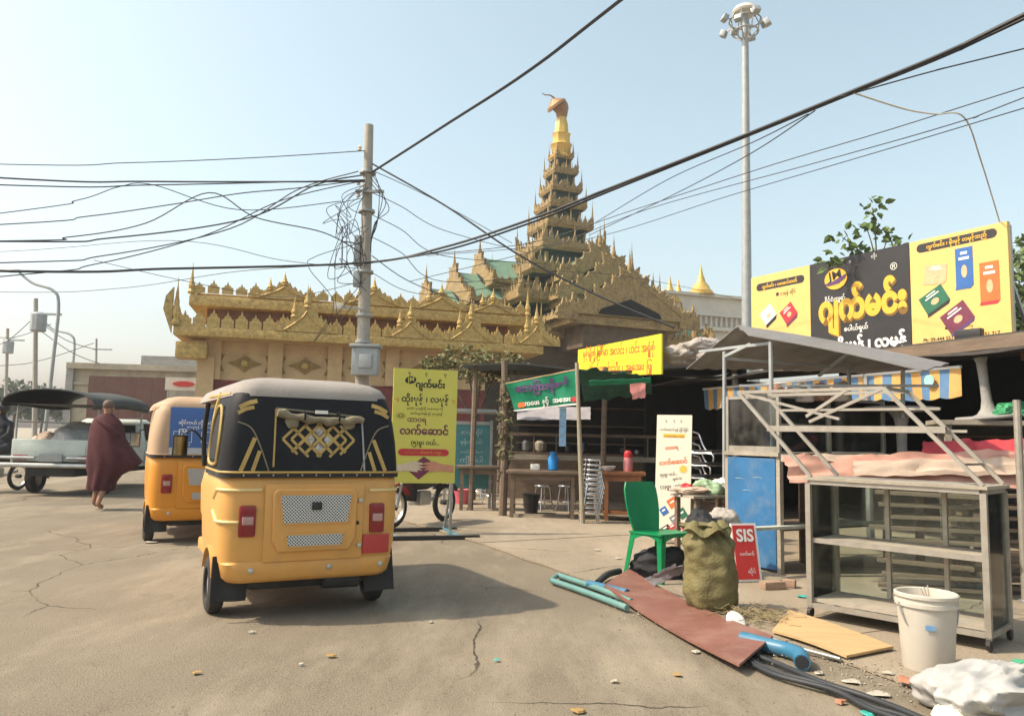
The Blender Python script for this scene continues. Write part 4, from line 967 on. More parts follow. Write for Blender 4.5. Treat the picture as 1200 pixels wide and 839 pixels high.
# ------------------------------------------------------------------ tea stall
tea = empty('tea_stall', (1.2, 15.2, 0), R(-6), label='dark tea stall shed with tarpaulin roof and timber posts', cat='stall')
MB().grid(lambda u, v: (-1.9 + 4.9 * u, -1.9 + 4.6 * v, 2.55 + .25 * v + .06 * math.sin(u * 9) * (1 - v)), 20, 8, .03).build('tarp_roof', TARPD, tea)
MB().box((.5, 2.6, 1.3), (5.2, .1, 2.6)).build('back_wall', mat('shade_dark_wall', (.03, .028, .026), .9), tea)  # the stall's inner shade is put into this near-black wall colour
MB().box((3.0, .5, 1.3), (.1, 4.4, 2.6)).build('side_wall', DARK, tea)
for x, y in ((-1.7, -1.7), (.6, -1.4), (2.8, -1.7), (-1.7, 2.4)): MB().tube([(x, y, 0), (x + .03, y, 2.6)], .05, 7).build('post', WOOD, tea)
MB().box((.4, 1.6, .5), (3.6, .6, 1.0)).build('counter', WOOD, tea)
for q in range(3): MB().box((.6, 2.4, 1.2 + .4 * q), (3.8, .3, .04)).build('wall_shelf', WOOD, tea)
for k in range(9): MB().bar((-1.2 + k * .45, .2, .95), (-1.2 + k * .45, .2, 1.35), .03).build('rail_bar', WOOD, tea)
MB().box((.6, .2, 1.38), (3.9, .06, .06)).build('rail', WOOD, tea)
MB().box((.6, .2, .93), (3.9, .08, .1)).build('rail', WOODL, tea)
rn = random.Random(5)
for k in (0, 1, 3, 4, 7, 8, 11):
    m_ = [mat('pan_steel', (.2, .2, .2), .35, .8), WOODL, mat('tin_green', (.03, .1, .08), .6), mat('dark_pot', (.05, .05, .05), .5, .5)][k % 4]  # the last pot material is plain near-black metal
    o = MB().lathe([(.06, 0), (.09, .04), (.09, .16), (.05, .2)], n=10).build('kitchen_pot', m_); o.scale = (rn.uniform(.8, 1.5),) * 2 + (rn.uniform(.6, 1.5),); o.location = tea.matrix_basis @ Vector((-1.0 + k * .3, 1.5 + rn.uniform(-.1, .1), 1.0))
    tag(o, 'small pot or tin on the counter at the back of tea stall', 'pot', 'pots on the tea stall counter')
pp = at(591, 512, 12.9); 
wp = empty('wooden_post', (pp.x, pp.y, 0), label='dark wooden post wound with dry creeper beside green banner', cat='post')
MB().tube([(0, 0, 0), (.02, 0, 1.4), (-.03, 0, 2.6)], .07, 8, r2=.05).build('shaft', WOOD, wp)
cw = MB(); leaves(cw, (0, 0, 1.5), (.16, .16, .9), 260, .11, 77); cw.build('creeper', mat('dry_leaf', (.12, .11, .05), .8, 0, .4, 8), wp, smooth=False)
p1 = at(683, 612, 12.0); p1.z = 0; q1 = at(676, 425, 12.0)
mp_ = empty('bamboo_pole', p1, label='leaning pale bamboo pole holding the green banner corner', cat='pole')
MB().tube([(0, 0, 0), tuple((q1 - p1) * .5), tuple(q1 - p1)], .04, 8, r2=.03).build('shaft', mat('bamboo', (.3, .26, .18), .7, dirt=.3), mp_)
# green cloth banner with its lettering
gc = [at(592, 449, 12.6), at(677, 432, 12.0), at(679, 474, 12.0), at(603, 482, 12.6)]
gb = empty('green_banner', gc[3].lerp(gc[2], 0), label='green cloth cafe banner with white Burmese lettering and purple title', cat='banner')
ux = (gc[2] - gc[3]); GW = ux.length; ux.normalize(); gb.rotation_euler = (0, -math.asin(ux.z), math.atan2(ux.y, ux.x)); bpy.context.view_layer.update()
A_, B_, C_, D_ = [loc(gb, p) for p in gc]
def gban(u, v):
    p = D_.lerp(C_, u).lerp(A_.lerp(B_, u), v); return p + Vector((0, .025 * math.sin(u * 8 + v * 3) * math.sin(v * PI) + .01 * math.sin(u * 21), 0))
MB().grid(gban, 28, 12, .004).build('cloth', GRNT, gb)
MB().grid(lambda u, v: gban(u, v * .045) + Vector((0, -.008, 0)), 28, 1).build('hem', INKW, gb)
MB().grid(lambda u, v: gban(u, 1 - v * .03) + Vector((0, -.008, 0)), 28, 1).build('hem', INKT, gb)
def wrap(o, fn_y, dy=-.012):
    if isinstance(o, list):
        for q in o: wrap(q, fn_y, dy)
    elif o:
        for v in o.data.vertices: v.co.y = fn_y(v.co.x, v.co.z) + dy
gy = lambda x, z: gban(max(0, min(1, x / GW)), max(0, min(1, z / max(.1, D_.lerp(A_, .5).z + (B_.z - A_.z) * x / GW + (A_.z - D_.z) / 2)))).y - .006
wrap(text('ကဖးေ  နှင့်  အအးေ'.replace('ဖးေ', 'ေဖး').replace('အအးေ', 'အေအး'), INKW, gb, GW * .53, .07, w=GW * .7, bold=.035, split=True), gy)
wrap(text('ေသာကြာမိုးစစ်'.replace('ကြ', 'ြက'), INKP, gb, GW * .47, .3, w=GW * .82, bold=.06), gy)
for x_, m_ in ((.1, INKO), (.15, INKO), (.93, INKR)):
    wrap(MB().lathe([(.045, 0), (.03, .002)], n=10, mtx=Matrix.Rotation(PI / 2, 4, 'X'), c=(GW * x_, 0, .09)).build('printed_flower', m_, gb), gy)
drape('net_tarp', [at(677, 431, 12.0), at(762, 441, 11.8), at(765, 462, 12.8), at(684, 470, 13.0)], 'dark green shade net stretched behind the bamboo pole', GRNN, 16, 8, .06, 17, 'net')
drape('net_tarp', [at(690, 446, 11.9), at(763, 443, 11.7), at(763, 448, 11.75), at(690, 452, 12.0)], 'bright green tarp edge hanging below the yellow banner', GRNT, 16, 3, .02, 19, 'tarp')
drape('small_flag', [at(737, 447, 11.9), at(757, 445, 11.8), at(756, 466, 11.8), at(741, 468, 11.9)], 'small faded pink flag hanging at the net edge', mat('pink_flag', (.5, .2, .18), .8), 6, 6, .03, 23, 'flag')
drape('canvas_awning', [at(606, 478, 13.0), at(692, 477, 12.9), at(692, 492, 12.5), at(606, 492, 12.6)], 'grey canvas awning strip below the green banner', mat('grey_canvas', (.3, .28, .3), .8), 14, 4, .02, 29, 'awning')
ms = MB().box((0, 0, .3), (.11, .02, .62)).build('menu_strip', mat('pale_blue_print', (.25, .42, .62), .5, 0, .4, 9)); ms.location = at(659, 522, 12.5); tag(ms, 'narrow pale blue menu strip hanging under the grey canvas awning', 'sign')
# yellow banner above
yb0 = at(677, 440, 15.6); yb1 = at(775, 437, 12.2); uy = yb1 - yb0; YW = uy.length; uy.normalize()
yb = empty('yellow_banner', yb0, rot=(0, -math.asin(uy.z), math.atan2(uy.y, uy.x)), label='bright yellow banner with red Burmese lettering above the green net', cat='banner')
bpy.context.view_layer.update()
yA, yB = loc(yb, at(677, 410, 15.6)), loc(yb, at(774, 391, 12.2))
YV = mat('lemon_vinyl', (0.78, 0.62, 0.03), .5, 0, .06, 2)
MB().prism([(0, -.02), (YW, -.02), (yB.x, yB.z), (yA.x, yA.z)], .03).build('board', YV, yb)
text('မုန့်မျိုးစုံ ြမန်မာ အလင်း ၊ ဟင်း အရွှံစုံ', INKO, yb, YW * .5, .36, w=YW * .86, bold=.025, hmax=.34, split=True)
text('ဆွမ်းဆန်းသီး ၊ အအးေ ြဖူ'.replace('အအးေ', 'အေအး'), INKO, yb, YW * .55, .06, w=YW * .72, bold=.025, hmax=.26, split=True)
for x_ in (.3, .45, .6): text('မု', INKK, yb, YW * x_, .62, size=.08)
# teal notice board
tb0 = at(553, 512, 14.0)
teal = empty('notice_board', (tb0.x, tb0.y, 0), R(6), label='teal notice board with faint white handwriting beneath the stall roof', cat='notice board')
MB().box((0, 0, .95), (.64, .04, 1.15)).build('board', mat('teal_paint', (.05, .19, .2), .6, 0, .1, 4, dirt=.3, dcol=(.2, .3, .3)), teal)
MB().box((0, -.0, 1.55), (.72, .06, .06)).build('frame', STEEL, teal); 
for sx in (-.35, .35): MB().box((sx, 0, .8), (.05, .06, 1.6)).build('frame', STEEL, teal)
for q, s_ in enumerate(('စားပွဲ ဆိုင်', 'မုန့်ဟင်းခါး', 'ေကာ်ဖီ လက်ဖက်', 'ကြိုဆိုပါ')): text(s_, mat('chalk', (.4, .5, .5), .9), teal, .0, 1.35 - q * .17, w=.4, y=-.025)
sr = empty('side_roof', (tb0.x, tb0.y + .3, 0), R(8), label='low steel framed side roof over the notice board', cat='canopy')
MB().box((.1, .2, 1.78), (1.2, 1.2, .05)).build('roof_panel', GREYP, sr)
for sx in (-.45, .65): MB().box((sx, .7, .88), (.05, .05, 1.76)).build('post', STEEL, sr)

def table(px0, py0, d_, w_, dep, h, m, label, rz=0):
    b_ = at(px0, py0, d_); t = empty('wooden_table', (b_.x, b_.y, ZA), rz, label=label, cat='table')
    MB().box((w_ / 2, dep / 2, h - .03), (w_, dep, .05), bev=.008).build('table_top', m, t)
    for x in (.1, w_ - .1):
        for y in (.07, dep - .07): MB().box((x, y, (h - .055) / 2), (.06, .06, h - .055)).build('leg', m, t)
    for x in (.1, w_ - .1): MB().box((x, dep / 2, .16), (.04, dep - .2, .05)).build('stretcher', m, t)
    MB().box((w_ / 2, .07, h - .11), (w_ - .26, .03, .09)).build('apron_board', m, t)
    return t
table(594, 512, 12.55, 1.18, .75, .76, WOOD, 'brown wooden tea table with dark legs below green banner', R(-3))
table(536, 512, 13.6, .78, .6, .78, WOOD, 'narrow dark table standing before the notice board', R(3))
t2 = table(704, 512, 12.4, .72, .6, .78, WOODO, 'small orange brown table carrying a red thermos', R(-6))
MB().box((.36, .3, .12), (.62, .5, .04)).build('lower_shelf', WOODO, t2)
def stool(px_, py_, label, group, z=0, rz=0, base=None, grp_empty=None):
    p = base or gp(px_, py_, ZA); s_ = empty('metal_stool', (p.x, p.y, ZA + z), rz, label=label, cat='stool', group=group)
    global STOOL
    for nm, me in STOOL.items():
        if nm == 'leg':
            for a in range(4):
                o = link('leg', me, s_); o.rotation_euler = (0, 0, a * PI / 2 + PI / 4)
        else: link(nm, me, s_)
    return s_
STOOL = {'seat': MB().lathe([(.13, .42), (.16, .425), (.165, .44), (.16, .452), (.1, .455)], n=18).mesh('seat', CHROME),
         'leg': MB().tube([(.12, 0, .425), (.15, 0, .2), (.2, 0, 0)], .012, 7).mesh('leg', CHROME),
         'ring': MB().tube([(.165 * math.cos(a * PI / 10), .165 * math.sin(a * PI / 10), .16) for a in range(21)], .008, 5, cap=False).mesh('ring', CHROME)}
sb = gp(690, 612, ZA)
ORD = ['lowest', 'second', 'third', 'fourth', 'fifth', 'sixth', 'seventh', 'topmost']
for k in range(8): stool(0, 0, ORD[k] + ' chrome stool counted upward in the tall stack beside bamboo pole', 'stools in the tall stack', z=k * .075, rz=.03 * k, base=sb + Vector((.008 * k, 0, 0)))
for px_, py_, l_ in ((636, 598, 'chrome stool pushed under the brown tea table'), (664, 598, 'chrome stool under the tea table end near the stack'), (577, 590, 'chrome stool beside the wooden creeper post'), (563, 584, 'chrome stool in front of the notice board')): stool(px_, py_, l_, 'loose chrome stools', rz=random.random())
# things on the tables
def put(o, p, label, cat, group=None):
    o.location = p; return tag(o, label, cat, group)
zt1 = ZA + .757
jb = empty('water_jar', at(648, 550, 12.85), label='blue plastic water jar on the brown tea table', cat='jar'); jb.location.z = zt1
MB().lathe([(.07, 0), (.085, .02), (.085, .2), (.06, .24), (.05, .26)], n=14).build('jar_body', mat('blue_plastic', (.02, .22, .55), .35), jb)
MB().lathe([(.055, .26), (.055, .3), (.03, .31)], n=12).build('lid', mat('blue_plastic', (.02, .22, .55), .35), jb)
p = at(627, 548, 12.85); p.z = zt1; put(MB().box((0, 0, .05), (.15, .1, .1), bev=.015).build('tissue_box', INKW), p, 'white tissue box on the brown tea table', 'box')
th = empty('thermos', at(736, 548, 12.65), label='red topped white thermos on the orange brown table', cat='thermos'); th.location.z = ZA + .777
MB().lathe([(.075, 0), (.08, .02), (.08, .2), (.06, .24)], n=14).build('flask', mat('pink_plastic', (.55, .2, .2), .4), th)
MB().lathe([(.07, .225), (.07, .3), (.04, .34)], n=14).build('cap', INKR, th)
p = at(713, 546, 12.6); p.z = ZA + .777; put(MB().lathe([(.05, 0), (.11, .05), (.12, .08), (.1, .08)], n=14).build('white_bowl', INKW), p, 'white bowl on the orange brown table corner', 'bowl')
bb = empty('black_bin', gp(622, 601, ZA), label='black plastic bin underneath the brown tea table', cat='bin')
MB().lathe([(.11, 0), (.15, .32), (.165, .33), (.145, .32)], n=16).build('bin_body', BLK, bb)
bk = empty('pink_basin', gp(542, 590, ZA), label='pink plastic basin on the ground before the notice board', cat='basin')
MB().lathe([(.13, 0), (.2, .26), (.215, .27), (.19, .26)], n=18).build('basin_body', mat('pink_plastic2', (.6, .12, .16), .45), bk)
# yellow standing sign
YS = mat('lime_vinyl', (0.6, 0.55, 0.1), .5, 0, .05, 2, dirt=.1, dcol=(.4, .36, .1))
s0, s1 = at(457, 566, 10.1), at(533, 566, 10.35); us = s1 - s0; SW = us.length; us.normalize()
SH = at(462, 431, 10.1).z - s0.z
ys = empty('standing_sign', (s0.x, s0.y, 0), math.atan2(us.y, us.x), label='yellow standing sign with Burmese lettering and two hands passing a box', cat='sign')
zb = s0.z
MB().box((SW / 2, .03, zb + SH / 2), (SW, .03, SH)).build('board', YS, ys)
for sx in (.03, SW - .03): MB().box((sx, .065, (zb + SH - .05) / 2 + .05), (.035, .035, zb + SH - .05)).build('leg', STEEL, ys)
for sx in (.03, SW - .03):
    MB().box((sx, .05, .03), (.05, .9, .05)).build('foot', mat('blue_steel', (.1, .2, .24), .6), ys); MB().bar((sx, .42, .05), (sx, .07, .75), .03).build('stay', STEEL, ys)
MB().box((SW / 2, -.4, .03), (SW + .5, .06, .045)).build('base_bar', BLK, ys)
MB().box((SW / 2, .46, .03), (SW + .3, .06, .045)).build('base_bar', BLK, ys)
def st_(s_, z, w, m, bold=.02, x=.5, **k): return text(s_, m, ys, SW * x, zb + SH * z, w=SW * w, y=.011, bold=bold, **k)
st_('ဂျက်မင်း', .84, .46, INKK, .04, .57)
st_('ထိုးမုန့် ၊ လမုန့်', .71, .74, INKK, .02, .5)
for x_ in (.06, .94): st_('ဂျ', .72, .05, INKO, .0, x_)
st_('နေ့တိုင်း မှာယူနိုင်ပြီ အခမဲ့အေရာက်ပို့'.replace('ပြ', 'ြပ'), .645, .56, INKK, .0)
st_('ဆက်သွယ်ရန် နှင့် မှာယူရန်', .6, .5, INKK, .0, .52)
st_('ထာဝရ', .535, .3, INKM, .015, .38)
st_('လက်ေဆာင်', .425, .76, INKM, .035)
st_('(၅)ဗူး ဝယ်...', .335, .44, INKK, .015, .52)
MB().prism([(SW * (.5 + .33 * sgn_) + .055 * math.cos(R(a)), zb + SH * .268 + .045 * math.sin(R(a))) for sgn_, rng in ((1, range(-90, 91, 30)), (-1, range(90, 271, 30))) for a in rng], .002).build('red_strip', INKR, ys).location = (0, .011, 0)
st_('ဂျက်မင်းလက်ေဆာင် (၁)ဗူး...', .258, .6, INKY, .01)
em = MB().prism([(.075 * math.cos(a * PI / 10), .05 * math.sin(a * PI / 10)) for a in range(20)], .002).build('emblem', INKK, ys); em.location = (SW * .26, .011, zb + SH * .9); em.rotation_euler = (0, -.15, 0)
text('JM', YS, em, 0, -.02, w=.09, y=-.003, bold=.01)
for x_ in (.24, .5, .8): st_('မု', .95, .04, INKK, 0, x_)
sr_ = MB(); 
for a in range(12):
    t = a * PI / 6; sr_.prism([(.02 * math.cos(t - .4), .014 * math.sin(t - .4)), (.08 * math.cos(t), .05 * math.sin(t)), (.02 * math.cos(t + .4), .014 * math.sin(t + .4))], .002)
sr_.build('starburst', mat('olive_ink', (.25, .25, .03), .6), ys).location = (SW * .13, .011, zb + SH * .585)
MB().prism([(-.2, -.04), (.02, .13), (.2, .02), (-.04, -.17)], .002).build('printed_box', INKM, ys).location = (SW * .48, .011, zb + SH * .145)
SKN = mat('skin_print', (.55, .25, .15), .6, 0, .1, 8); PAL = mat('pale_print', (.62, .5, .36), .6, 0, .1, 8)
for side, m_ in ((-1, PAL), (1, SKN)):
    pts = [(.43, .05), (.28, .06), (.16, .1), (.04, .08), (.0, .055), (.1, .05), (.02, .03), (.005, .01), (.08, .015), (.03, -.02), (.1, -.015), (.09, -.045), (.2, -.03), (.3, -.03), (.43, -.045)]
    MB().prism([(side * (x - .02), z) for x, z in pts], .002).build('printed_hand', m_, ys).location = (SW * .5, .0085, zb + SH * .125)
# white standing banner
w0, w1 = at(766, 628, 9.9), at(808, 628, 9.7); uw = w1 - w0; WW = uw.length
wb = empty('white_banner_stand', (w0.x, w0.y, ZA), label='tall white banner stand with orange lettering and cake pictures', cat='banner')
wb.rotation_euler = (R(-5), 0, math.atan2(uw.y, uw.x))
WH = at(766, 487, 9.9).z - .06
MB().box((WW / 2, .02, .06 + WH / 2), (WW, .03, WH)).build('board', mat('ivory_vinyl', (.68, .62, .5), .5, 0, .05, 2), wb)
for sx in (.05, WW - .05): MB().bar((sx, .05, WH * .8), (sx, .45, .0), .025).build('stay', STEEL, wb); MB().box((sx, .02, .03), (.03, .03, .06)).build('foot', STEEL, wb)
def wt(s_, z, w, m, bold=.02, x=.5, ro=.12): return text(s_, m, wb, WW * x, .06 + WH * z, w=WW * w, y=.002, bold=bold, roty=ro)
for x_ in (.27, .5, .7): wt('မု', .945, .05, INKK, 0, x_)
wt('လက်ေဆာင်မွန် ြမိုင်ြမိုင်', .87, .82, INKK, 0, ro=0)
MB().box((WW * .5, .004, .06 + WH * .83), (WW * .62, .003, .045)).build('yellow_strip', INKY, wb); wt('ဆက်သွယ်ရန် မှာယူရန်', .82, .55, INKK, 0, ro=0).location.y = -.002
wt('ထာဝရ', .72, .38, INKO, .03, .45); wt('လက်ေဆာင်', .6, .8, INKO, .03, .5)
wt('(၅)ဗူး ဝယ်...', .505, .5, INKK, .01, .38); wt('ဂျက်မင်း', .475, .26, INKK, .02, .62); wt('(၁)ဗူး', .4, .3, INKK, .01, .3); wt('...လက်ေဆာင်', .425, .38, INKK, .01, .7)
MB().prism([(.06 * (1 if a % 2 else .6) * math.cos(a * PI / 10), .06 * (1 if a % 2 else .6) * math.sin(a * PI / 10)) for a in range(20)], .003).build('starburst', INKY, wb).location = (WW * .78, .002, .06 + WH * .56)
for i, (x_, z_, w_, h_, m_) in enumerate(((.5, .29, .26, .12, INKO), (.27, .22, .2, .1, INKB), (.78, .21, .22, .13, INKGR), (.55, .16, .2, .1, mat('slate_ink', (.2, .2, .22), .5)), (.75, .06, .24, .1, mat('rose_ink', (.5, .15, .17), .5)), (.32, .08, .26, .07, INKK), (.52, .1, .22, .06, INKR))):
    o = MB().box((0, 0, 0), (WW * w_, .003, WH * h_ * .6)).build('printed_box', m_, wb); o.location = (WW * x_, .002 - .0004 * i, .06 + WH * z_); o.rotation_euler = (0, -.6, 0)
    MB().box((0, -.002, .01), (WW * w_ * .5, .002, .02)).build('printed_line', INKW, o)
# bush over the temple wall
bsh = at(556, 512, 16.0); bsh.z = 0
tree('scrub_tree', bsh, 3.4, [((-.2, 0, 2.95), (.6, .5, .28)), ((.5, .1, 2.85), (.6, .5, .3)), ((.1, 0, 2.6), (.5, .4, .25)), ((-.8, .1, 2.8), (.4, .3, .16))], 'thin olive scrub tree between the temple wall and stall', leaf=.1, n=420, m=LEAF2, seed=14, tr=.06)
# ------------------------------------------------------------------ clutter on the apron
GCH = mat('green_plastic', (0.0, 0.2, 0.065), .38, 0, .08, 5, dirt=.15, dcol=(.1, .16, .1))
ch = empty('plastic_chair', (1.43, 7.36, ZA), R(-54), label='green plastic chair with solid curved back beside the olive sack', cat='chair')
# local: x = facing direction, y = left
def seatf(u, v):
    x = -.2 + .42 * u; y = (-.21 + .42 * v) * (1 + .04 * u); z = .43 - .018 * math.sin(u * PI) * math.sin(v * PI) + .01 * u
    return (x, y, z)
MB().grid(seatf, 10, 10, .016).build('seat', GCH, ch)
def backf(u, v):
    z = .42 + .46 * v; w = .17 + .05 * math.sin(min(1, v * 1.25) * PI * .62) - .03 * max(0, v - .85) / .15
    y = (2 * u - 1) * w; x = -.2 - .1 * v + .03 * math.cos((2 * u - 1) * PI / 2) * -1 + .02
    return (x, y, z)
MB().grid(backf, 10, 14, -.014).build('backrest', GCH, ch)
for sx, sy in ((1, 1), (1, -1), (-1, 1), (-1, -1)):
    xb, yb_ = sx * .215 - (.03 if sx < 0 else -.005), sy * .215; xt, yt = (.19 if sx > 0 else -.175), sy * .185
    lg = MB()
    rings = []
    for t, w_ in ((0, .05), (.3, .045), (.7, .036), (1, .03)):
        c = Vector((xt, yt, .43)).lerp(Vector((xb, yb_, 0)), t)
        rings.append([c + Vector((sx * a, sy * b, 0)) for a, b in ((.012, .012), (.012, -w_), (.004, -w_), (.0, 0), (-w_, .004), (-w_, .012))])
    lg.loft(rings).build('leg', GCH, ch)
for s_ in (-1, 1):
    MB().strip([(-.15 + .34 * k / 8, .355 + .05 * math.sin(k / 8 * PI)) for k in range(9)], [(-.15 + .34 * k / 8, .43) for k in range(9)], .01, Matrix.Translation((0, s_ * .2 - .005, 0))).build('seat_skirt', GCH, ch)
MB().strip([(-.17 + .34 * k / 8, .365 + .04 * math.sin(k / 8 * PI)) for k in range(9)], [(-.17 + .34 * k / 8, .43) for k in range(9)], .01, Matrix.Translation((.215, 0, 0)) @ Matrix.Rotation(PI / 2, 4, 'Z')).build('seat_skirt', GCH, ch)

def blob_sack(h, rx, ry, seed, neck=.75, amp=.05, wr=.02, nring=40, nth=48):
    rings = []
    for i in range(nring + 1):
        t = i / nring; z = h * t
        k = 1 - .35 * max(0, (.12 - t) / .12) ** 2
        if t > neck: k *= 1 - .42 * min(1, ((t - neck) / (1 - neck) * 1.6)) + .3 * max(0, (t - .93) / .07)
        ring = []
        for a in range(nth):
            th = 2 * PI * a / nth
            fold = noise.noise(Vector((math.cos(th) * 1.6, math.sin(th) * 1.6, t * 2.2 + seed))) * amp
            wrk = noise.noise(Vector((math.cos(th) * 2.4, math.sin(th) * 2.4, t * 11 + seed))) * wr
            pl = math.sin(th * 11 + seed + 3 * t) * .018 * max(0, min(1, (t - neck + .12) / .15))
            q = k + fold / rx + wrk / rx + pl / rx
            ring.append((rx * q * math.cos(th) - .07 * t * t, ry * q * math.sin(th), z + .02 * noise.noise(Vector((th, t, seed))) * (1 if t > .05 else 0)))
        rings.append(ring)
    return MB().loft(rings)
OLV = mat('olive_sacking', (0.135, 0.115, 0.045), .75, 0, .22, 5, .35, 60, col2=(.17, .145, .06), dirt=.35, dcol=(.07, .06, .03))
sk = empty('woven_sack', gp(835, 714, ZA), label='full olive green woven sack with gathered top beside the red sign', cat='sack')
blob_sack(.64, .2, .185, 2, neck=.78, amp=.035, wr=.022).build('sack_body', OLV, sk, ang=80)
def flap(u, v):
    th = -2.6 + 3.0 * u; r_ = .11 + .1 * v; return (r_ * math.cos(th) - .07, r_ * .9 * math.sin(th), .64 + .05 * v + .03 * math.sin(u * 17) - .1 * v * v)
MB().grid(flap, 24, 6, .006).build('sack_mouth', OLV, sk, ang=80)
# black cloth heap and bags behind
BCL = mat('black_cloth', (0.03, 0.03, 0.032), .85, 0, .3, 5, .3, 14); 
for i, (px_, py_, z_, s_, m_, l_) in enumerate(((826, 675, .0, (.2, .2, .36), BCL, 'heap of black cloth between sack and cart'), (846, 672, .43, (.15, .13, .12), GREYC, 'grey folded cloth on top of the black heap'), (776, 676, .0, (.26, .14, .16), BCL, 'slumped black bag under the green chair'))):
    p = gp(px_, py_, ZA); o = crumple((0, 0, s_[2] * .62), s_, 50 + i, .34, 1.7).build('cloth_heap', m_, ang=80); o.location = (p.x, p.y, ZA + z_); tag(o, l_, 'cloth')
drape('folded_umbrella', [gp(752, 680, ZA + .02), gp(792, 660, .35), gp(806, 668, .3), gp(764, 688, ZA + .02)], 'folded grey umbrella cloth leaning under the green chair', mat('grey_umbrella', (.16, .16, .17), .7), 14, 6, .03, 61, 'umbrella')
# plank shelf with bags left of the cart
sh0 = gp(830, 648, ZA)
shf = empty('plank_shelf', (sh0.x, sh0.y, ZA), R(24), label='pale plank shelf holding plastic bags beside the blue cart', cat='shelf')
for y_ in (-.12, .12): MB().box((0, y_, .66), (.75, .2, .03)).build('plank', WOODL, shf)
for sx in (-.3, .3):
    for sy in (-.18, .18): MB().box((sx, sy, .32), (.05, .05, .64)).build('leg', WOOD, shf)
for i, (dx, dy, s_, m_, l_, n_) in enumerate(((.0, .0, (.16, .13, .1), mat('pale_green_plastic', (.3, .42, .26), .5), 'pale green plastic bag on the plank shelf', 'plastic_bag'), (.22, .08, (.14, .12, .12), mat('clear_plastic', (.55, .55, .5), .4), 'whitish plastic bag on the plank shelf end', 'plastic_bag'), (-.24, .05, (.08, .08, .07), INKR, 'small red packet on the plank shelf', 'packet'), (-.2, -.08, (.2, .14, .05), CREAMC, 'folded cream cloth on the plank shelf', 'cloth_bundle'))):
    o = crumple((0, 0, s_[2] * .62), s_, 70 + i, .38, 2.0, 44, 28).build(n_, m_, ang=80); o.location = (sh0.x + dx, sh0.y + dy, ZA + .675); tag(o, l_, n_.split('_')[-1])
# stacked chrome chairs in the shade
cs = at(822, 520, 10.2)
for k in range(4):
    c_ = empty('tube_chair', (cs.x + .03 * k, cs.y + .05 * k, ZA + .55 + .16 * k), R(-60 + 4 * k), label='chrome tube chair frame heaped in the dark shop mouth', cat='chair', group='heaped chrome chairs')
    fr = []
    for sy in (-.2, .2):
        MB().tube(crv([(.25, sy, 0), (.22, sy, .1), (-.1, sy, .12), (-.24, sy, .36)], 5), .012, 6).build('side_tube', CHROME, c_)
    MB().box((.06, 0, .13), (.32, .36, .03), bev=.01).build('seat', BLK, c_); MB().tube(crv([(-.24, -.2, .36), (-.27, 0, .4), (-.24, .2, .36)], 5), .012, 6).build('top_tube', CHROME, c_)
cb = empty('wooden_chest', (cs.x + .05, cs.y + .1, ZA), R(-20), label='dark wooden chest beneath the heaped chrome chairs', cat='chest'); MB().box((0, 0, .26), (.7, .6, .5), bev=.01).build('chest_body', WOOD, cb); MB().box((0, 0, .525), (.74, .64, .03), bev=.008).build('lid', WOOD, cb)
# red SIS sign
sg0 = gp(878, 682, ZA)
sis = empty('small_sign', (sg0.x, sg0.y, ZA), rot=(R(-12), 0, R(14)), label='small red sign reading SIS leaning against the blue cart', cat='sign')
MB().box((0, 0, .27), (.26, .025, .53)).build('sign_frame', INKW, sis)
MB().box((-.008, -.015, .27), (.225, .008, .49)).build('sign_face', mat('sign_red', (.5, .03, .025), .5, 0, .08, 4, dirt=.15), sis)
text('SIS', INKW, sis, .0, .37, w=.18, y=-.021, bold=.03); text('လက်ဖက်', INKW, sis, 0, .24, w=.15, y=-.021, bold=.01); text('ဆိုင်', INKW, sis, .03, .08, w=.08, y=-.021)
# bricks
BRK = mat('dusty_brick', (0.33, 0.22, 0.15), .9, 0, .2, 8, .4, 30)
for i, (px_, py_, rz, l_) in enumerate(((905, 690, .3, 'single dusty brick in front of the blue cart'), (925, 688, -.5, 'broken half brick beside the dusty brick'))):
    p = gp(px_, py_, ZA); o = MB().box((0, 0, .035), (.21 if i == 0 else .11, .1, .07), bev=.012).build('brick', BRK); o.location = (p.x, p.y, ZA); o.rotation_euler = (0, 0, rz); tag(o, l_, 'brick')
# long reddish board lying on the pipes
RB = mat('red_brown_board', (0.2, 0.085, 0.06), .55, 0, .15, 2.5, .12, 30, dirt=.5, dcol=(.33, .22, .17), dscale=3.5)
bc = [gp(708, 686, .075), gp(737, 667, .09), gp(906, 746, .075), gp(866, 780, .06)]
def bf(u, v): 
    p = bc[0].lerp(bc[3], u).lerp(bc[1].lerp(bc[2], u), v); return p + Vector((0, 0, .03 * math.sin(u * PI) * -1 + .035 * (u - .5) ** 2))
tag(MB().grid(bf, 20, 4, .014).build('red_board', RB), 'long red brown board lying across pipes on the pavement', 'board')
PLY = mat('plywood', (0.47, 0.31, 0.15), .7, 0, .12, 3, .1, 20, stretch=(1, 6, 1), dirt=.3, dcol=(.35, .25, .15))
pcn = [gp(905, 738, .05), gp(925, 714, .06), gp(1047, 757, .05), gp(992, 768, .05)]
tag(MB().grid(lambda u, v: pcn[0].lerp(pcn[3], u).lerp(pcn[1].lerp(pcn[2], u), v) + Vector((0, 0, .012 * math.sin(u * 3))), 10, 3, .016).build('plywood_sheet', PLY), 'pale plywood sheet lying beside the blue pipe', 'board')
PVC = mat('blue_pvc', (0.035, 0.15, 0.25), .4, 0, .1, 5, dirt=.3, dcol=(.25, .25, .22)); PVG = mat('green_pvc', (0.12, 0.25, 0.23), .45, 0, .1, 5, dirt=.3, dcol=(.3, .28, .24)); BPI = mat('black_hose', (0.025, 0.027, 0.03), .55, 0, .2, 5)
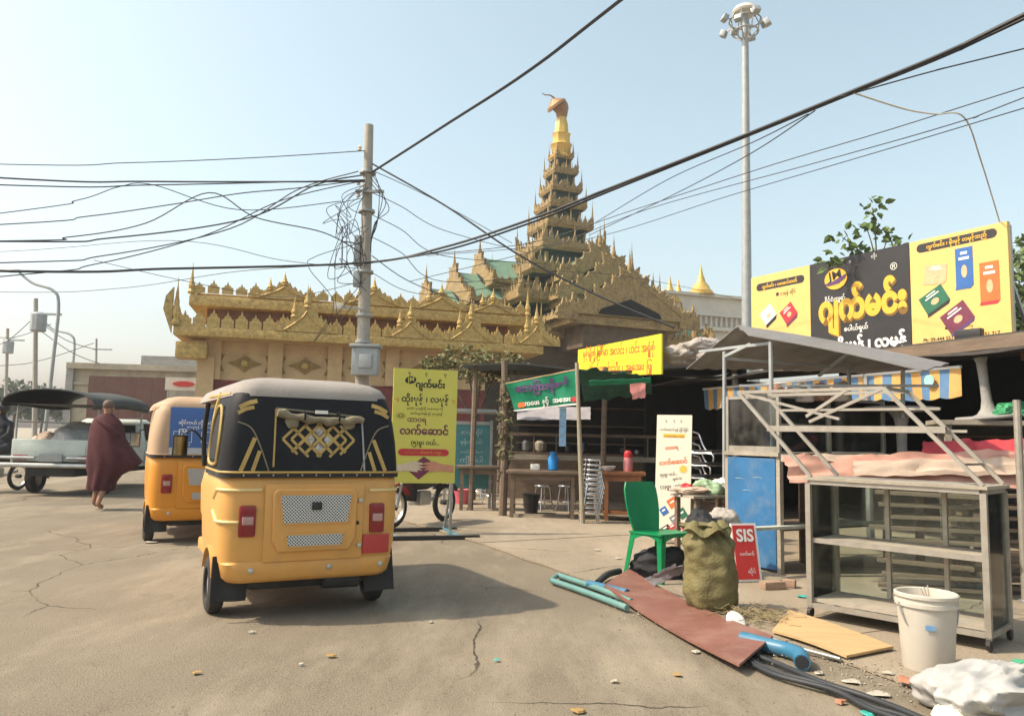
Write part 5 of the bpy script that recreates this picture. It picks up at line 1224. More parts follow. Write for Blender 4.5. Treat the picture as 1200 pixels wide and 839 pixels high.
def pipe(pts, r_, m, label, cat='pipe', n=12, grp=None): 
    g_ = MB().tube(crv(pts, 6), r_, n); o = g_.build('pipe', m); return tag(o, label, cat, grp)
pipe([gp(870, 748, .05), gp(900, 756, .05), gp(925, 762, .05), gp(938, 768, .055), gp(940, 776, .05)], .047, PVC, 'blue plastic pipe with elbow sticking out from the red board')
be = gp(940, 776, .05); bd = (be - gp(938, 768, .055)).normalized()
MB().tube([be, be + bd * .002], .039, 16).build('bore_shade_disc', BPI, bpy.data.objects['pipe'])  # dark disc on the closed end stands for the unlit hollow
pipe([gp(690, 684, .05), gp(715, 690, .05), gp(735, 695, .05)], .035, PVC, 'blue plastic pipe end at the far side of red board')
pipe([gp(647, 680, .04), gp(690, 695, .04), gp(735, 712, .04)], .025, PVG, 'pale green plastic pipe on the pavement, outermost of two', grp='pale green pipes')
pipe([gp(655, 674, .04), gp(700, 689, .04), gp(740, 705, .04)], .025, PVG, 'pale green plastic pipe on the pavement, inner of two', grp='pale green pipes')
pipe([gp(646, 680, .04), gp(650, 676, .04), gp(656, 673, .04)], .02, PVG, 'short bent green connector joining the two pale pipes')
pipe([gp(700, 683, .06), gp(712, 673, .075), gp(726, 669, .07)], .03, BPI, 'short black hose stub at the red board end')
for k, (l_, r_) in enumerate((('outermost black hose along the broken pavement edge', .017), ('middle black hose snaking along the broken pavement edge', .013), ('innermost black hose against the slab edge', .015))):
    pipe([gp(852 + 5 * k, 757 + 4 * k, .035), gp(905, 775 + 7 * k + (k == 1) * 3, .03), gp(960 + 8 * k, 798 + 5 * k, .04), gp(1015, 816 + 9 * k - (k == 2) * 6, .03), gp(1060, 833 + 6 * k, .035), gp(1125, 862 + 4 * k, .03)], r_, BPI, l_, grp='black hoses')
pipe([gp(890, 742, .03), gp(930, 757, .03), gp(985, 772, .03)], .012, STEEL, 'thin steel rod lying beside the plywood sheet')
# bucket
bk_ = gp(1088, 783, ZA)
bkt = empty('paint_bucket', (bk_.x, bk_.y, ZA), label='white plastic paint bucket with lid rim before the display case', cat='bucket')
BW = mat('white_plastic', (0.5, 0.46, 0.39), .45, 0, .06, 4, dirt=.5, dcol=(.36, .31, .24), dscale=5)
MB().lathe([(.13, 0), (.135, .01), (.158, .36), (.17, .362), (.17, .385), (.162, .388), (.162, .41), (.172, .412), (.172, .43), (.164, .435), (.155, .43), (.15, .38), (.13, .03), (.0, .025)], n=32, cap=False).build('bucket_body', BW, bkt)
MB().lathe([(.15, .39), (.02, .4)], n=24, cap=False).build('contents', mat('sand_fill', (.42, .33, .25), .9), bkt)
MB().tube([(-.172 * math.cos(a * PI / 12), -.02 - .06 * math.sin(a * PI / 12), .38 - .22 * math.sin(a * PI / 12)) for a in range(13)], .005, 6).build('handle', STEEL, bkt)
MB().box((-.06, -.148, .26), (.05, .004, .028), rot=(R(3), 0, R(-22))).build('label_print', mat('blue_label', (.15, .3, .5), .6), bkt)
for k in range(3): MB().tube([(.01 * k, 0, .39), (.02 * k - .02, .02, .45 + .01 * k)], .004, 5).build('straw', WOODL, bkt)
# crumpled white sack bottom right
WS = mat('white_poly_sack', (0.37, 0.36, 0.34), .55, 0, .12, 5, .15, 18, dirt=.25, dcol=(.35, .33, .3))
ws = empty('white_sack', gp(1172, 838, ZA), R(20), label='crumpled white plastic sack with green edge on the pavement', cat='sack')
wsb = MB()
def wsf(i, t):
    return None
wsb = crumple((0, 0, .08), (.32, .26, .15), 88, .36, 1.15, 110, 70, (1.0, 2.8, 1.2))
wsb.build('sack_body', WS, ws, ang=75)
MB().grid(lambda u, v: (.02 + .3 * u, -.1 + .05 * v - .06 * u, .27 - .09 * u + .02 * math.sin(u * 9)), 10, 3, .004).build('green_band', mat('green_band', (.05, .3, .15), .5), ws)
MB().grid(lambda u, v: (-.4 + .2 * u, -.16 + .2 * v, .02 + .1 * (1 - abs(2 * u - 1)) * v + .02 * math.sin(u * 9 + v * 7)), 8, 6, .003).build('torn_flap', mat('paper_white', (.6, .55, .42), .8), ws)
# litter
LIT = [mat('paper_scrap', (.4, .36, .29), .9), mat('leaf_scrap', (.32, .2, .07), .8), mat('teal_scrap', (.05, .35, .3), .6), mat('brick_scrap', (.38, .17, .1), .9)]
LN = [('paper_scrap', 'small pale paper scrap lying on the dusty road', 'litter', 'paper scraps'), ('dry_leaf', 'small dry leaf lying on the road surface', 'leaf', 'dry leaves'), ('plastic_scrap', 'tiny teal plastic scrap on the ground', 'litter', 'teal scraps'), ('brick_chip', 'small reddish brick chip on the pavement', 'rubble', 'brick chips')]
LS = [(388, 770, 1, .04), (353, 780, 0, .025), (295, 742, 0, .03), (582, 775, 2, .03), (679, 835, 1, .05), (720, 800, 0, .03), (815, 765, 0, .04), (793, 792, 1, .045), (1000, 800, 0, .07), (1030, 815, 0, .08), (1062, 800, 3, .06), (1085, 812, 3, .07), (960, 790, 0, .04), (1105, 800, 3, .09), (880, 720, 0, .05), (900, 715, 3, .04), (940, 700, 2, .08), (725, 655, 0, .05), (700, 645, 0, .06), (505, 730, 0, .025), (230, 790, 1, .03), (178, 636, 0, .12), (1040, 790, 0, .04), (985, 825, 3, .04), (1015, 838, 2, .05)]
for i, (px_, py_, k, s_) in enumerate(LS):
    q_ = gp(px_, py_, 0) - A0; z0 = ZA if q_.dot(N0) > .05 else .001
    p = gp(px_, py_, z0); rr = random.Random(i); n_ = 7; o = MB()
    pts = [(s_ * rr.uniform(.5, 1) * math.cos(a * 2 * PI / n_), s_ * rr.uniform(.4, .9) * math.sin(a * 2 * PI / n_)) for a in range(n_)]
    th = .012 if k != 3 else s_ * .5
    o.add([(x, y, .004 + rr.uniform(0, .012)) for x, y in pts] + [(x * .8, y * .8, .006 + th * rr.uniform(.6, 1)) for x, y in pts], [tuple(range(n_, 2 * n_))] + [(q, (q + 1) % n_, (q + 1) % n_ + n_, q + n_) for q in range(n_)])
    ob_ = o.build(LN[k][0], LIT[k], smooth=False); ob_.location = (p.x, p.y, z0); tag(ob_, *LN[k][1:])
lid = MB().lathe([(.07, 0), (.075, .008), (.06, .02), (.0, .022)], n=20, cap=False).build('plastic_dish', INKW); lid.location = gp(862, 728, .05); lid.rotation_euler = (R(50), 0, .3); tag(lid, 'round white plastic dish propped against the olive sack', 'dish')
# dry straw wisps near the sack
sw = MB(); rr = random.Random(8); c_ = gp(888, 726, ZA)
for k in range(260):
    a = rr.uniform(0, 6.28); p = c_ + Vector((rr.gauss(0, .13), rr.gauss(0, .12), rr.uniform(.01, .07))); sw.bar(p, p + Vector((.09 * math.cos(a), .09 * math.sin(a), rr.uniform(-.02, .03))), .003)
tag(sw.build('dry_straw', mat('straw', (.3, .24, .13), .9), smooth=False), 'tuft of dry straw and net between sack and plywood', 'straw', kind='stuff')
# sand and dust drifts on the pavement edge
dm = MB(); rr = random.Random(4)
for k in range(700):
    f = rr.random(); p = gp(700 + 480 * f, 700 + 130 * f + rr.gauss(0, 14), ZA); s_ = rr.uniform(.002, .007)
    dm.box((p.x, p.y, ZA + s_ * .3), (s_ * 2, s_ * 1.6, s_), rot=(rr.random(), rr.random(), rr.random() * 3))
tag(dm.build('gravel', mat('gravel_grey', (.3, .26, .2), .9, 0, .3, 20), smooth=False), 'loose gravel and grit along the pavement edge', 'gravel', kind='stuff')
# ------------------------------------------------------------------ three-wheelers
TYRE = mat('tyre_rubber', (0.025, 0.024, 0.023), .85, 0, .25, 9, dirt=.4, dcol=(.12, .1, .08))
RUB = mat('black_rubber', (0.02, 0.02, 0.02), .75, 0, .25, 6, dirt=.25, dcol=(.09, .08, .06))
TLR = mat('tail_lens_red', (0.22, 0.01, 0.014), .2, 0, .1, 10, spec=.6); TLW = mat('tail_lens_clear', (.42, .25, .23), .2, 0, .1, 10, spec=.6)
RIM = mat('silver_rim', (.5, .5, .48), .4, .7, .1, 6, dirt=.4)
def grille_mat():
    m = bpy.data.materials.new('perforated_grille'); m.use_nodes = True; n = m.node_tree.nodes; L = m.node_tree.links; b = n['Principled BSDF']
    tc = n.new('ShaderNodeTexCoord'); mp = n.new('ShaderNodeMapping'); mp.inputs['Scale'].default_value = (62, 1, 62); mp.inputs['Rotation'].default_value = (0, R(45), 0)
    L.new(tc.outputs['Object'], mp.inputs[0]); vt = n.new('ShaderNodeTexVoronoi'); vt.inputs['Scale'].default_value = 1; vt.inputs['Randomness'].default_value = 0
    L.new(mp.outputs[0], vt.inputs['Vector']); rp = n.new('ShaderNodeValToRGB'); rp.color_ramp.elements[0].position = .36; rp.color_ramp.elements[1].position = .42
    rp.color_ramp.elements[0].color = (.02, .02, .02, 1); rp.color_ramp.elements[1].color = (.66, .66, .62, 1)
    L.new(vt.outputs['Distance'], rp.inputs[0]); L.new(rp.outputs[0], b.inputs['Base Color']); b.inputs['Roughness'].default_value = .5
    return m
GRILLE = grille_mat()
def wheel(parent, x, y, r_, w_, moto=False):
    if moto:
        wh = MB().lathe([(r_ * .78, -w_ / 2), (r_ * .92, -w_ / 2), (r_, -w_ * .15), (r_, w_ * .15), (r_ * .92, w_ / 2), (r_ * .78, w_ / 2), (r_ * .78, -w_ / 2)], n=28, mtx=Matrix.Rotation(PI / 2, 4, 'Y'), cap=False).build('wheel', TYRE, parent); wh.location = (x, y, r_)
        MB().lathe([(r_ * .72, -w_ * .3), (r_ * .79, -w_ * .35), (r_ * .79, w_ * .35), (r_ * .72, w_ * .3), (r_ * .72, -w_ * .3)], n=28, mtx=Matrix.Rotation(PI / 2, 4, 'Y'), cap=False).build('rim', RIM, wh)
        for k in range(10): MB().tube([(0, r_ * .08 * math.cos(k * .628), r_ * .08 * math.sin(k * .628)), (0, r_ * .75 * math.cos(k * .628), r_ * .75 * math.sin(k * .628))], .004, 4).build('spoke', RIM, wh)
        MB().tube([(-w_ * .7, 0, 0), (w_ * .7, 0, 0)], r_ * .14, 10).build('hub', RUB, wh)
        return wh
    wh = MB().lathe([(r_ * .58, -w_ / 2), (r_ * .85, -w_ / 2), (r_ * .97, -w_ * .36), (r_, -w_ * .15), (r_, w_ * .15), (r_ * .97, w_ * .36), (r_ * .85, w_ / 2), (r_ * .58, w_ / 2), (r_ * .58, -w_ / 2)], n=28, mtx=Matrix.Rotation(PI / 2, 4, 'Y'), cap=False).build('wheel', TYRE, parent); wh.location = (x, y, r_)
    MB().lathe([(.02, -w_ * .4), (r_ * .25, -w_ * .36), (r_ * .35, -w_ * .2), (r_ * .6, -w_ * .3), (r_ * .6, w_ * .3), (r_ * .35, w_ * .2), (r_ * .25, w_ * .36), (.02, w_ * .4)], n=20, mtx=Matrix.Rotation(PI / 2, 4, 'Y')).build('rim', RIM, wh)
    for k in range(5): MB().tube([(w_ * .3 * (-1), r_ * .3 * math.cos(k * 1.257), r_ * .3 * math.sin(k * 1.257)), (w_ * -.34, r_ * .3 * math.cos(k * 1.257), r_ * .3 * math.sin(k * 1.257))], .012, 6).build('nut', STEEL, wh)
    return wh
def tuktuk(loc_, head, label, body_m, roof_m, canvas_m, trim_m, far=False):
    t = empty('auto_rickshaw', loc_, head, label=label, cat='auto rickshaw', group='parked three-wheel taxis')
    # rear tub
    lv = [(.40, .615, -.455), (.5, .63, -.465), (.7, .642, -.462), (.88, .645, -.448), (.97, .64, -.432), (1.0, .62, -.41)]
    MB().loft([rrect(hw, yr, .58, z, .13, 6, .05) for z, hw, yr in lv]).build('body', body_m, t, ang=40)
    # lower rear apron wrapping the corners
    ap = [(.27, .56, -.43), (.3, .59, -.452), (.4, .612, -.468), (.415, .6, -.46)]
    MB().loft([rrect(hw, yr, -.2, z, .11, 6, .02) for z, hw, yr in ap]).build('rear_bumper', body_m, t, ang=50)
    for x in (-.42, .12, .5): MB().lathe([(.018, 0), (.02, .006), (.01, .012)], n=10, mtx=Matrix.Rotation(PI / 2, 4, 'X'), c=(x, -.462, .355)).build('bolt', RIM, t)
    # floor, front cowl
    MB().box((0, .85, .35), (1.04, 1.0, .08)).build('floor_pan', body_m, t)
    MB().loft([rrect(.6, .58, .62, z, .01, 2) for z in (.32, .98)]).build('partition', body_m, t)
    cw_ = [(.3, .42, 1.2, 2.05), (.55, .5, 1.25, 2.1), (.8, .52, 1.32, 2.02), (.98, .5, 1.4, 1.88)]
    MB().loft([rrect(hw, y0, y1, z, .1, 5, .24) for z, hw, y0, y1 in cw_]).build('front_cowl', body_m, t, ang=45)
    MB().lathe([(.1, 0), (.11, .03), (.02, .06)], n=16, mtx=Matrix.Rotation(-PI / 2, 4, 'X'), c=(0, 2.06, .75)).build('headlight', TLW, t)
    # side sills and fenders
    for s_ in (-1, 1):
        MB().box((s_ * .55, .9, .34), (.05, .7, .1), bev=.02).build('sill', body_m, t)
        fd = MB(); fd.grid(lambda u, v: (s_ * (.5 + .17 * v - .02 * v * v), .0 + .285 * math.cos(R(20 + 140 * u)), .2 + .275 * math.sin(R(20 + 140 * u))), 12, 4, .012 * s_)
        fd.build('fender', body_m, t)
        fl = MB().grid(lambda u, v: (s_ * (.41 + .235 * u + .012 * v), -.30 - .05 * v - .015 * math.sin(u * 6), .44 - .3 * v), 6, 5, .012).build('mud_flap', RUB, t)
    for s_ in (-1, 1): wheel(t, s_ * .59, 0, .205, .11)
    wheel(t, 0, 1.85, .205, .11)
    MB().tube([(0, 1.85, .22), (0, 1.78, .6)], .04, 8).build('fork', RUB, t)
    MB().box((0, -.1, .3), (.85, .5, .2), bev=.04).build('engine', RUB, t); MB().tube([(-.5, 0, .21), (.5, 0, .21)], .035, 8).build('axle', RUB, t)
    MB().tube([(.1, -.38, .25), (.36, -.36, .24)], .06, 10).build('silencer', RUB, t)
    # seats, bars
    MB().box((0, .2, 1.03), (1.05, .5, .12), bev=.04).build('rear_seat', RUB, t); MB().box((0, 1.0, .62), (.85, .32, .14), bev=.04).build('driver_seat', RUB, t); MB().box((0, .86, .46), (.8, .3, .2)).build('seat_box', body_m, t)
    MB().tube([(-.34, 1.35, 1.02), (.34, 1.35, 1.02)], .016, 8).build('handlebar', RUB, t)
    # rear canvas hood: lofted quarter shell open at the front
    def hood(z, hw, yr, r_, yf):
        out = [( -hw, yf, z)]
        for i in range(7): a = R(180 + 90 * i / 6); out.append((-hw + r_ + r_ * math.cos(a), yr + r_ + r_ * math.sin(a), z))
        for i in range(5): out.append(((-hw + r_) + (2 * hw - 2 * r_) * (i + 1) / 6, yr, z))
        for i in range(7): a = R(270 + 90 * i / 6); out.append((hw - r_ + r_ * math.cos(a), yr + r_ + r_ * math.sin(a), z))
        return out + [(hw, yf, z)]
    HV = [(1.0, .648, -.44), (1.1, .645, -.428), (1.25, .635, -.408), (1.4, .615, -.382), (1.5, .595, -.36), (1.57, .572, -.335), (1.62, .54, -.3)]
    rg = [hood(z, hw, yr, .12, .34) for z, hw, yr in HV]
    MB().loft(rg, close=False).build('rear_hood', canvas_m, t, ang=60)
    # roof
    rv = [(1.555, .585, -.345), (1.6, .575, -.335), (1.645, .545, -.305), (1.68, .48, -.24), (1.705, .38, -.13), (1.712, .2, .1)]
    MB().loft([rrect(hw, yr, 1.72 + .2 * (k < 3) - .1 * k, z, .16, 6, .2) for k, (z, hw, yr) in enumerate(rv)]).build('roof', roof_m, t, ang=60)
    for s_ in (-1, 1):
        MB().tube(crv([(s_ * .63, .34, 1.0), (s_ * .61, .34, 1.4), (s_ * .57, .34, 1.6)], 4), .018, 8).build('hood_bow', trim_m, t)
        MB().tube(crv([(s_ * .52, 1.62, .98), (s_ * .54, 1.6, 1.3), (s_ * .52, 1.52, 1.62)], 4), .022, 8).build('windscreen_pillar', RUB, t)
        MB().tube([(s_ * .57, -.2, 1.57), (s_ * .575, .8, 1.585), (s_ * .55, 1.6, 1.58)], .015, 8).build('gutter', trim_m, t)
        mi = MB().tube(crv([(s_ * .54, 1.6, 1.2), (s_ * .63, 1.6, 1.3), (s_ * .7, 1.6, 1.27)], 4), .009, 6).build('mirror_arm', RUB, t)
        MB().box((s_ * .74, 1.6, 1.16), (.13, .03, .2), bev=.012).build('mirror', RUB, mi); MB().box((s_ * .74, 1.583, 1.16), (.105, .004, .17)).build('mirror_glass', mat('mirror_glass', (.35, .35, .34), .08, 1, 0), mi)
    MB().add([(-.5, 1.64, .99), (.5, 1.64, .99), (.5, 1.54, 1.57), (-.5, 1.54, 1.57), (-.5, 1.645, .99), (.5, 1.645, .99), (.5, 1.545, 1.57), (-.5, 1.545, 1.57)], [(0, 1, 2, 3), (7, 6, 5, 4), (0, 4, 5, 1), (3, 2, 6, 7)]).build('windscreen', GLASS, t)
    # belt trim with rivets
    b0 = hood(.985, .655, -.452, .13, .34); b1 = hood(1.02, .655, -.452, .13, .34)
    MB().loft([b0, b1], close=False).build('belt_trim', RUB, t, ang=60)
    MB().tube([Vector(p) + Vector((0, -.004, 0)) for p in hood(1.022, .652, -.45, .13, .34)], .009, 6).build('piping', trim_m, t)
    rv_ = MB().lathe([(.008, 0), (.006, .006), (.001, .008)], n=6, mtx=Matrix.Rotation(PI / 2, 4, 'X')).mesh('rivet', RIM)
    for k in range(11): o = link('rivet', rv_, t); o.location = (-.5 + k * .1, -.452, 1.002)
    # hatch
    Yb = -.468
    h_ = MB().box((0, Yb - .002, .675), (.7, .02, .53), bev=.008).build('engine_hatch', body_m, t)
    rp0 = MB(); rp0.prism([(-.25, .475), (.25, .475), (.295, .56), (.3, .88), (.27, .91), (-.27, .91), (-.3, .88), (-.295, .56)], .03); 
    o = rp0.build('hatch_panel', body_m, h_); o.location = (0, Yb - .036, 0); bvl = o.modifiers.new('Bevel', 'BEVEL'); bvl.width = .012; bvl.segments = 3
    def gr(z0, z1, w0, w1):
        f_ = MB().prism([(-w0 - .012, z0 - .012), (w0 + .012, z0 - .012), (w1 + .012, z1 + .012), (-w1 - .012, z1 + .012)], .01).build('grille_frame', body_m, h_); f_.location = (0, Yb - .043, 0)
        g_ = MB().prism([(-w0, z0), (w0, z0), (w1, z1), (-w1, z1)], .01).build('grille', GRILLE, h_); g_.location = (0, Yb - .0465, 0)
    gr(.675, .865, .225, .25); gr(.515, .59, .185, .2)
    MB().box((0, Yb - .053, .79), (.07, .012, .055), bev=.008).build('badge', RUB, h_)
    for z in (.5, .82): MB().box((.325, Yb - .02, z), (.03, .02, .03), bev=.006).build('latch', RIM, h_)
    MB().lathe([(.014, 0), (.012, .01)], n=10, mtx=Matrix.Rotation(PI / 2, 4, 'X'), c=(.31, Yb - .012, .66)).build('lock', RUB, h_)
    for x in (-.46, .46):
        tl = MB().box((x, -.452, .69), (.115, .06, .215), bev=.02).build('tail_light', TLR, t)
        MB().box((x, -.485, .695), (.075, .012, .055), bev=.01).build('lens', TLW, tl); MB().box((x, -.484, .765), (.085, .01, .05), bev=.006).build('lens', TLR, tl)
    MB().box((.455, -.478, .505), (.2, .012, .135), bev=.004).build('number_plate', mat('plate_red', (.42, .045, .04), .5, 0, .12, 9), t)
    return t, hood, HV
def rearp(HV):
    def f(x, z, off=.0):
        for (z0, h0, y0), (z1, h1, y1) in zip(HV, HV[1:]):
            if z <= z1: k = (z - z0) / (z1 - z0); return Vector((x, y0 + (y1 - y0) * k - off, z))
        return Vector((x, HV[-1][2] - off, z))
    return f
BY = mat('pale_orange_paint', (0.62, 0.32, 0.085), .4, 0, .06, 3, dirt=.42, dcol=(.4, .25, .12), dscale=5); BY2 = mat('amber_paint', (0.62, 0.25, 0.025), .34, 0, .05, 3, dirt=.15, dcol=(.4, .2, .06))
ROOFG = mat('faded_grey_vinyl', (0.28, 0.25, 0.22), .7, 0, .1, 3, .1, 40, dirt=.3); CANV = mat('black_vinyl_hood', (0.011, 0.011, 0.013), .6, 0, .2, 4, .08, 30, spec=.2)
GTR = mat('gold_vinyl', (0.42, 0.28, 0.08), .55, 0, .15, 8); KHK = mat('khaki_flap', (.2, .17, .11), .8, 0, .2, 8); TANV = mat('tan_vinyl', (0.42, 0.28, 0.17), .6, 0, .08, 4)
tk, hood, HV = tuktuk((-1.60, 5.98, 0), R(28), 'near pale orange auto rickshaw with black hood and gold lattice trim', BY, ROOFG, CANV, GTR)
rpn = rearp(HV)
def ribbon(pts, w, m, name, par, off=.005, k=1):
    """flat band on the sloping rear hood"""
    P = [Vector((x, z)) for x, z in pts]
    P = [Vector((q.x, q.y)) for q in crv([(p.x, p.y, 0) for p in P], max(k, 10))]
    L_, H_ = [], []
    for i, p in enumerate(P):
        d_ = (P[min(i + 1, len(P) - 1)] - P[max(i - 1, 0)]).normalized(); n_ = Vector((-d_.y, d_.x)); L_.append(p - n_ * w / 2); H_.append(p + n_ * w / 2)
    mb = MB(); n = len(P); vs_ = [rpn(q.x, q.y, o_) for o_ in (off, .0005) for S_ in (L_, H_) for q in S_]
    fs_ = []
    for i in range(n - 1):
        fs_ += [(i, i + 1, n + i + 1, n + i), (2 * n + i, 2 * n + i + 1, i + 1, i), (n + i, n + i + 1, 3 * n + i + 1, 3 * n + i)]
    return mb.add(vs_, fs_).build(name, m, par)
# clear window with gold lattice
WX, WZ, WA, WBv = .02, 1.255, .28, .135
win = MB().add([rpn(WX + WA * 1.02 * math.cos(a * PI / 16), WZ + WBv * 1.02 * math.sin(a * PI / 16) * (1.0), .003) for a in range(32)], [tuple(range(32))]).build('rear_window', mat('smoky_window', (.01, .01, .012), .4, 0, 0, spec=.2), tk)
def clipseg(p, q, w):
    pts = []
    N = 40
    for i in range(N + 1):
        x = p[0] + (q[0] - p[0]) * i / N; z = p[1] + (q[1] - p[1]) * i / N
        if ((x - WX) / WA) ** 2 + ((z - WZ) / WBv) ** 2 < .93: pts.append((x, z))
    if len(pts) > 3: ribbon([pts[0], pts[-1]], w, GTR, 'lattice_strip', win, .0055)
for k in (-2, -1, 0, 1, 2):
    o_ = k * .105
    if abs(k) < 2:
        clipseg((WX - .3 + o_, WZ - .3), (WX + .3 + o_, WZ + .3), .022); clipseg((WX - .3 + o_, WZ + .3), (WX + .3 + o_, WZ - .3), .022)
    else:
        s_ = 1 if k > 0 else -1
        for m2 in (0, .06): clipseg((WX + s_ * (.2 + m2), WZ), (WX + s_ * (.05 + m2), WZ + .15), .018); clipseg((WX + s_ * (.2 + m2), WZ), (WX + s_ * (.05 + m2), WZ - .15), .018)
for x_, z_ in ((-.045, 1.255), (.085, 1.255), (.02, 1.32), (.02, 1.19)): MB().add([rpn(x_ + .035 * a, z_ + .045 * b, .005) for a, b in ((1, 0), (0, 1), (-1, 0), (0, -1))], [(0, 1, 2, 3)]).build('clear_pane', mat('clear_pane', (.35, .33, .3), .15, 0, .6, 30), win)
ribbon([(-.3, 1.06), (-.29, 1.47)], .012, GTR, 'window_piping', tk); ribbon([(.36, 1.02), (.34, 1.42)], .012, mat('grey_piping', (.3, .3, .3), .6), 'window_piping', tk); ribbon([(-.29, 1.475), (.345, 1.43)], .012, KHK, 'window_piping', tk)
fl_ = MB().tube([rpn(-.285 + .63 * k / 14, 1.44 - .032 * k / 14 - .03 * math.sin(k / 14 * PI) + .008 * math.sin(k * 2.1), .03) for k in range(15)], [.028 + .008 * math.sin(k * 1.7) for k in range(15)], 10).build('rolled_flap', KHK, tk)
for k in (.3, .7): p = rpn(-.285 + .63 * k, 1.42, .03); MB().tube([p + Vector((0, -.035 * math.cos(a * PI / 5) + .0, .036 * math.sin(a * PI / 5))) for a in range(11)], .008, 5, cap=False).build('tie', CANV, fl_)
for k in (.17, .83): p = rpn(-.285 + .63 * k, 1.38, .02); MB().ell(tuple(p), (.05, .015, .05), 8, 6, .4, int(k * 9)).build('flap_end', KHK, fl_)
MB().box(tuple(rpn(.03, 1.455, .035)), (.09, .01, .025)).build('care_label', INKW, fl_)
for s_ in (-1, 1):
    ribbon([(s_ * .52, 1.03), (s_ * .43, 1.26)], .028, GTR, 'gold_stripe', tk); ribbon([(s_ * .44, 1.03), (s_ * .395, 1.17)], .026, GTR, 'gold_stripe', tk)
    ribbon([(s_ * .55, 1.37), (s_ * .46, 1.33), (s_ * .4, 1.22), (s_ * .33, 1.03)], .009, KHK, 'curved_piping', tk, k=6)
    for a_, b_, w_ in (((.54, 1.47), (.42, 1.52), .03), ((.55, 1.43), (.44, 1.475), .026)): ribbon([(s_ * a_[0], a_[1]), (s_ * (a_[0] + b_[0]) / 2, (a_[1] + b_[1]) / 2 + .008), (s_ * b_[0], b_[1])], w_, GTR, 'gold_leaf', tk, k=4)
PT = mat('cream_pinstripe', (.66, .5, .22), .45, 0, .05, 5)
def wrapline(x0, y1, za, zb, hw, yr, name='pinstripe', r_=.013, sx=-1):
    P = [Vector((sx * (abs(x0) + (hw - .13 - abs(x0)) * k / 3), yr, za)) for k in range(4)]
    P += [Vector((sx * (hw - .13 + .13 * math.sin(R(a))), yr + .13 - .13 * math.cos(R(a)), za)) for a in (22, 45, 67, 90)]
    P += [Vector((sx * hw, yr + .13 + (y1 - yr - .13) * k / 3, za + (zb - za) * k / 3)) for k in range(1, 4)]
    MB().tube(P, r_, 6).build(name, PT, tk)
wrapline(.37, -.14, .9, .83, .645, -.449); wrapline(.535, -.14, .685, .74, .645, -.462); wrapline(.4, -.2, .89, .86, .645, -.449, sx=1)
# side window outline on the left of the hood
sd = MB().tube(crv([(-.652, -.22, 1.08), (-.645, -.25, 1.25), (-.625, -.15, 1.45), (-.622, .05, 1.48), (-.635, .2, 1.35), (-.648, .24, 1.1), (-.652, .0, 1.06), (-.652, -.22, 1.08)], 5), .012, 6).build('side_window_trim', GTR, tk)
MB().grid(lambda u, v: (-.654 + .03 * v - (0), -.18 + .38 * u, 1.1 + .32 * v), 4, 4).build('side_window', mat('smoky_window', (.01, .01, .012), .15), tk)
# second taxi ahead
tk2, hood, HV2 = tuktuk((-3.72, 9.5, 0), R(28), 'amber auto rickshaw ahead with tan hood and blue printed banner', BY2, TANV, TANV, TANV)
rpn = rearp(HV2)
BLB = mat('blue_banner', (0.045, 0.11, 0.3), .5, 0, .06, 3)
def rq(x0, x1, z0, z1, m, name, off, par): return MB().grid(lambda u, v: rpn(x0 + (x1 - x0) * u, z0 + (z1 - z0) * v, off + .012 * math.sin(u * 9) * math.sin(v * PI) * 0), 12, 8).build(name, m, par)
bn = rq(-.46, .46, 1.1, 1.57, BLB, 'blue_banner', .012, tk2)
rq(-.46, .46, 1.03, 1.1, mat('silver_strip', (.4, .42, .42), .4), 'silver_strip', .012, tk2)
def ontext(s_, x, z, w, m=INKW, bold=.02, par=bn):
    o = text(s_, m, par, x, z, w=w, bold=bold)
    for v in o.data.vertices: v.co = rpn(v.co.x, v.co.z, .017)
ontext('G', .06, 1.485, .065); ontext('ဆိုင်ကယ် လိုင်စင်ရယူပါ', -.12, 1.375, .5); ontext('မှာယူရန် ဆက်သွယ်ပါ', -.1, 1.33, .36, bold=0)
for x0_, x1_, z0_, z1_ in ((-.42, -.22, 1.16, 1.165), (-.42, -.22, 1.285, 1.29), (-.42, -.415, 1.16, 1.29), (-.225, -.22, 1.16, 1.29), (-.12, .12, 1.16, 1.165), (-.12, .12, 1.285, 1.29), (-.12, -.115, 1.16, 1.29)): rq(x0_, x1_, z0_, z1_, INKW, 'printed_line', .017, bn)
ontext('မြို့'.replace('မြ', 'ြမ'), -.32, 1.2, .09, bold=0); ontext('အခမဲ့ ရယူပါ', -.32, 1.12, .16, bold=0)

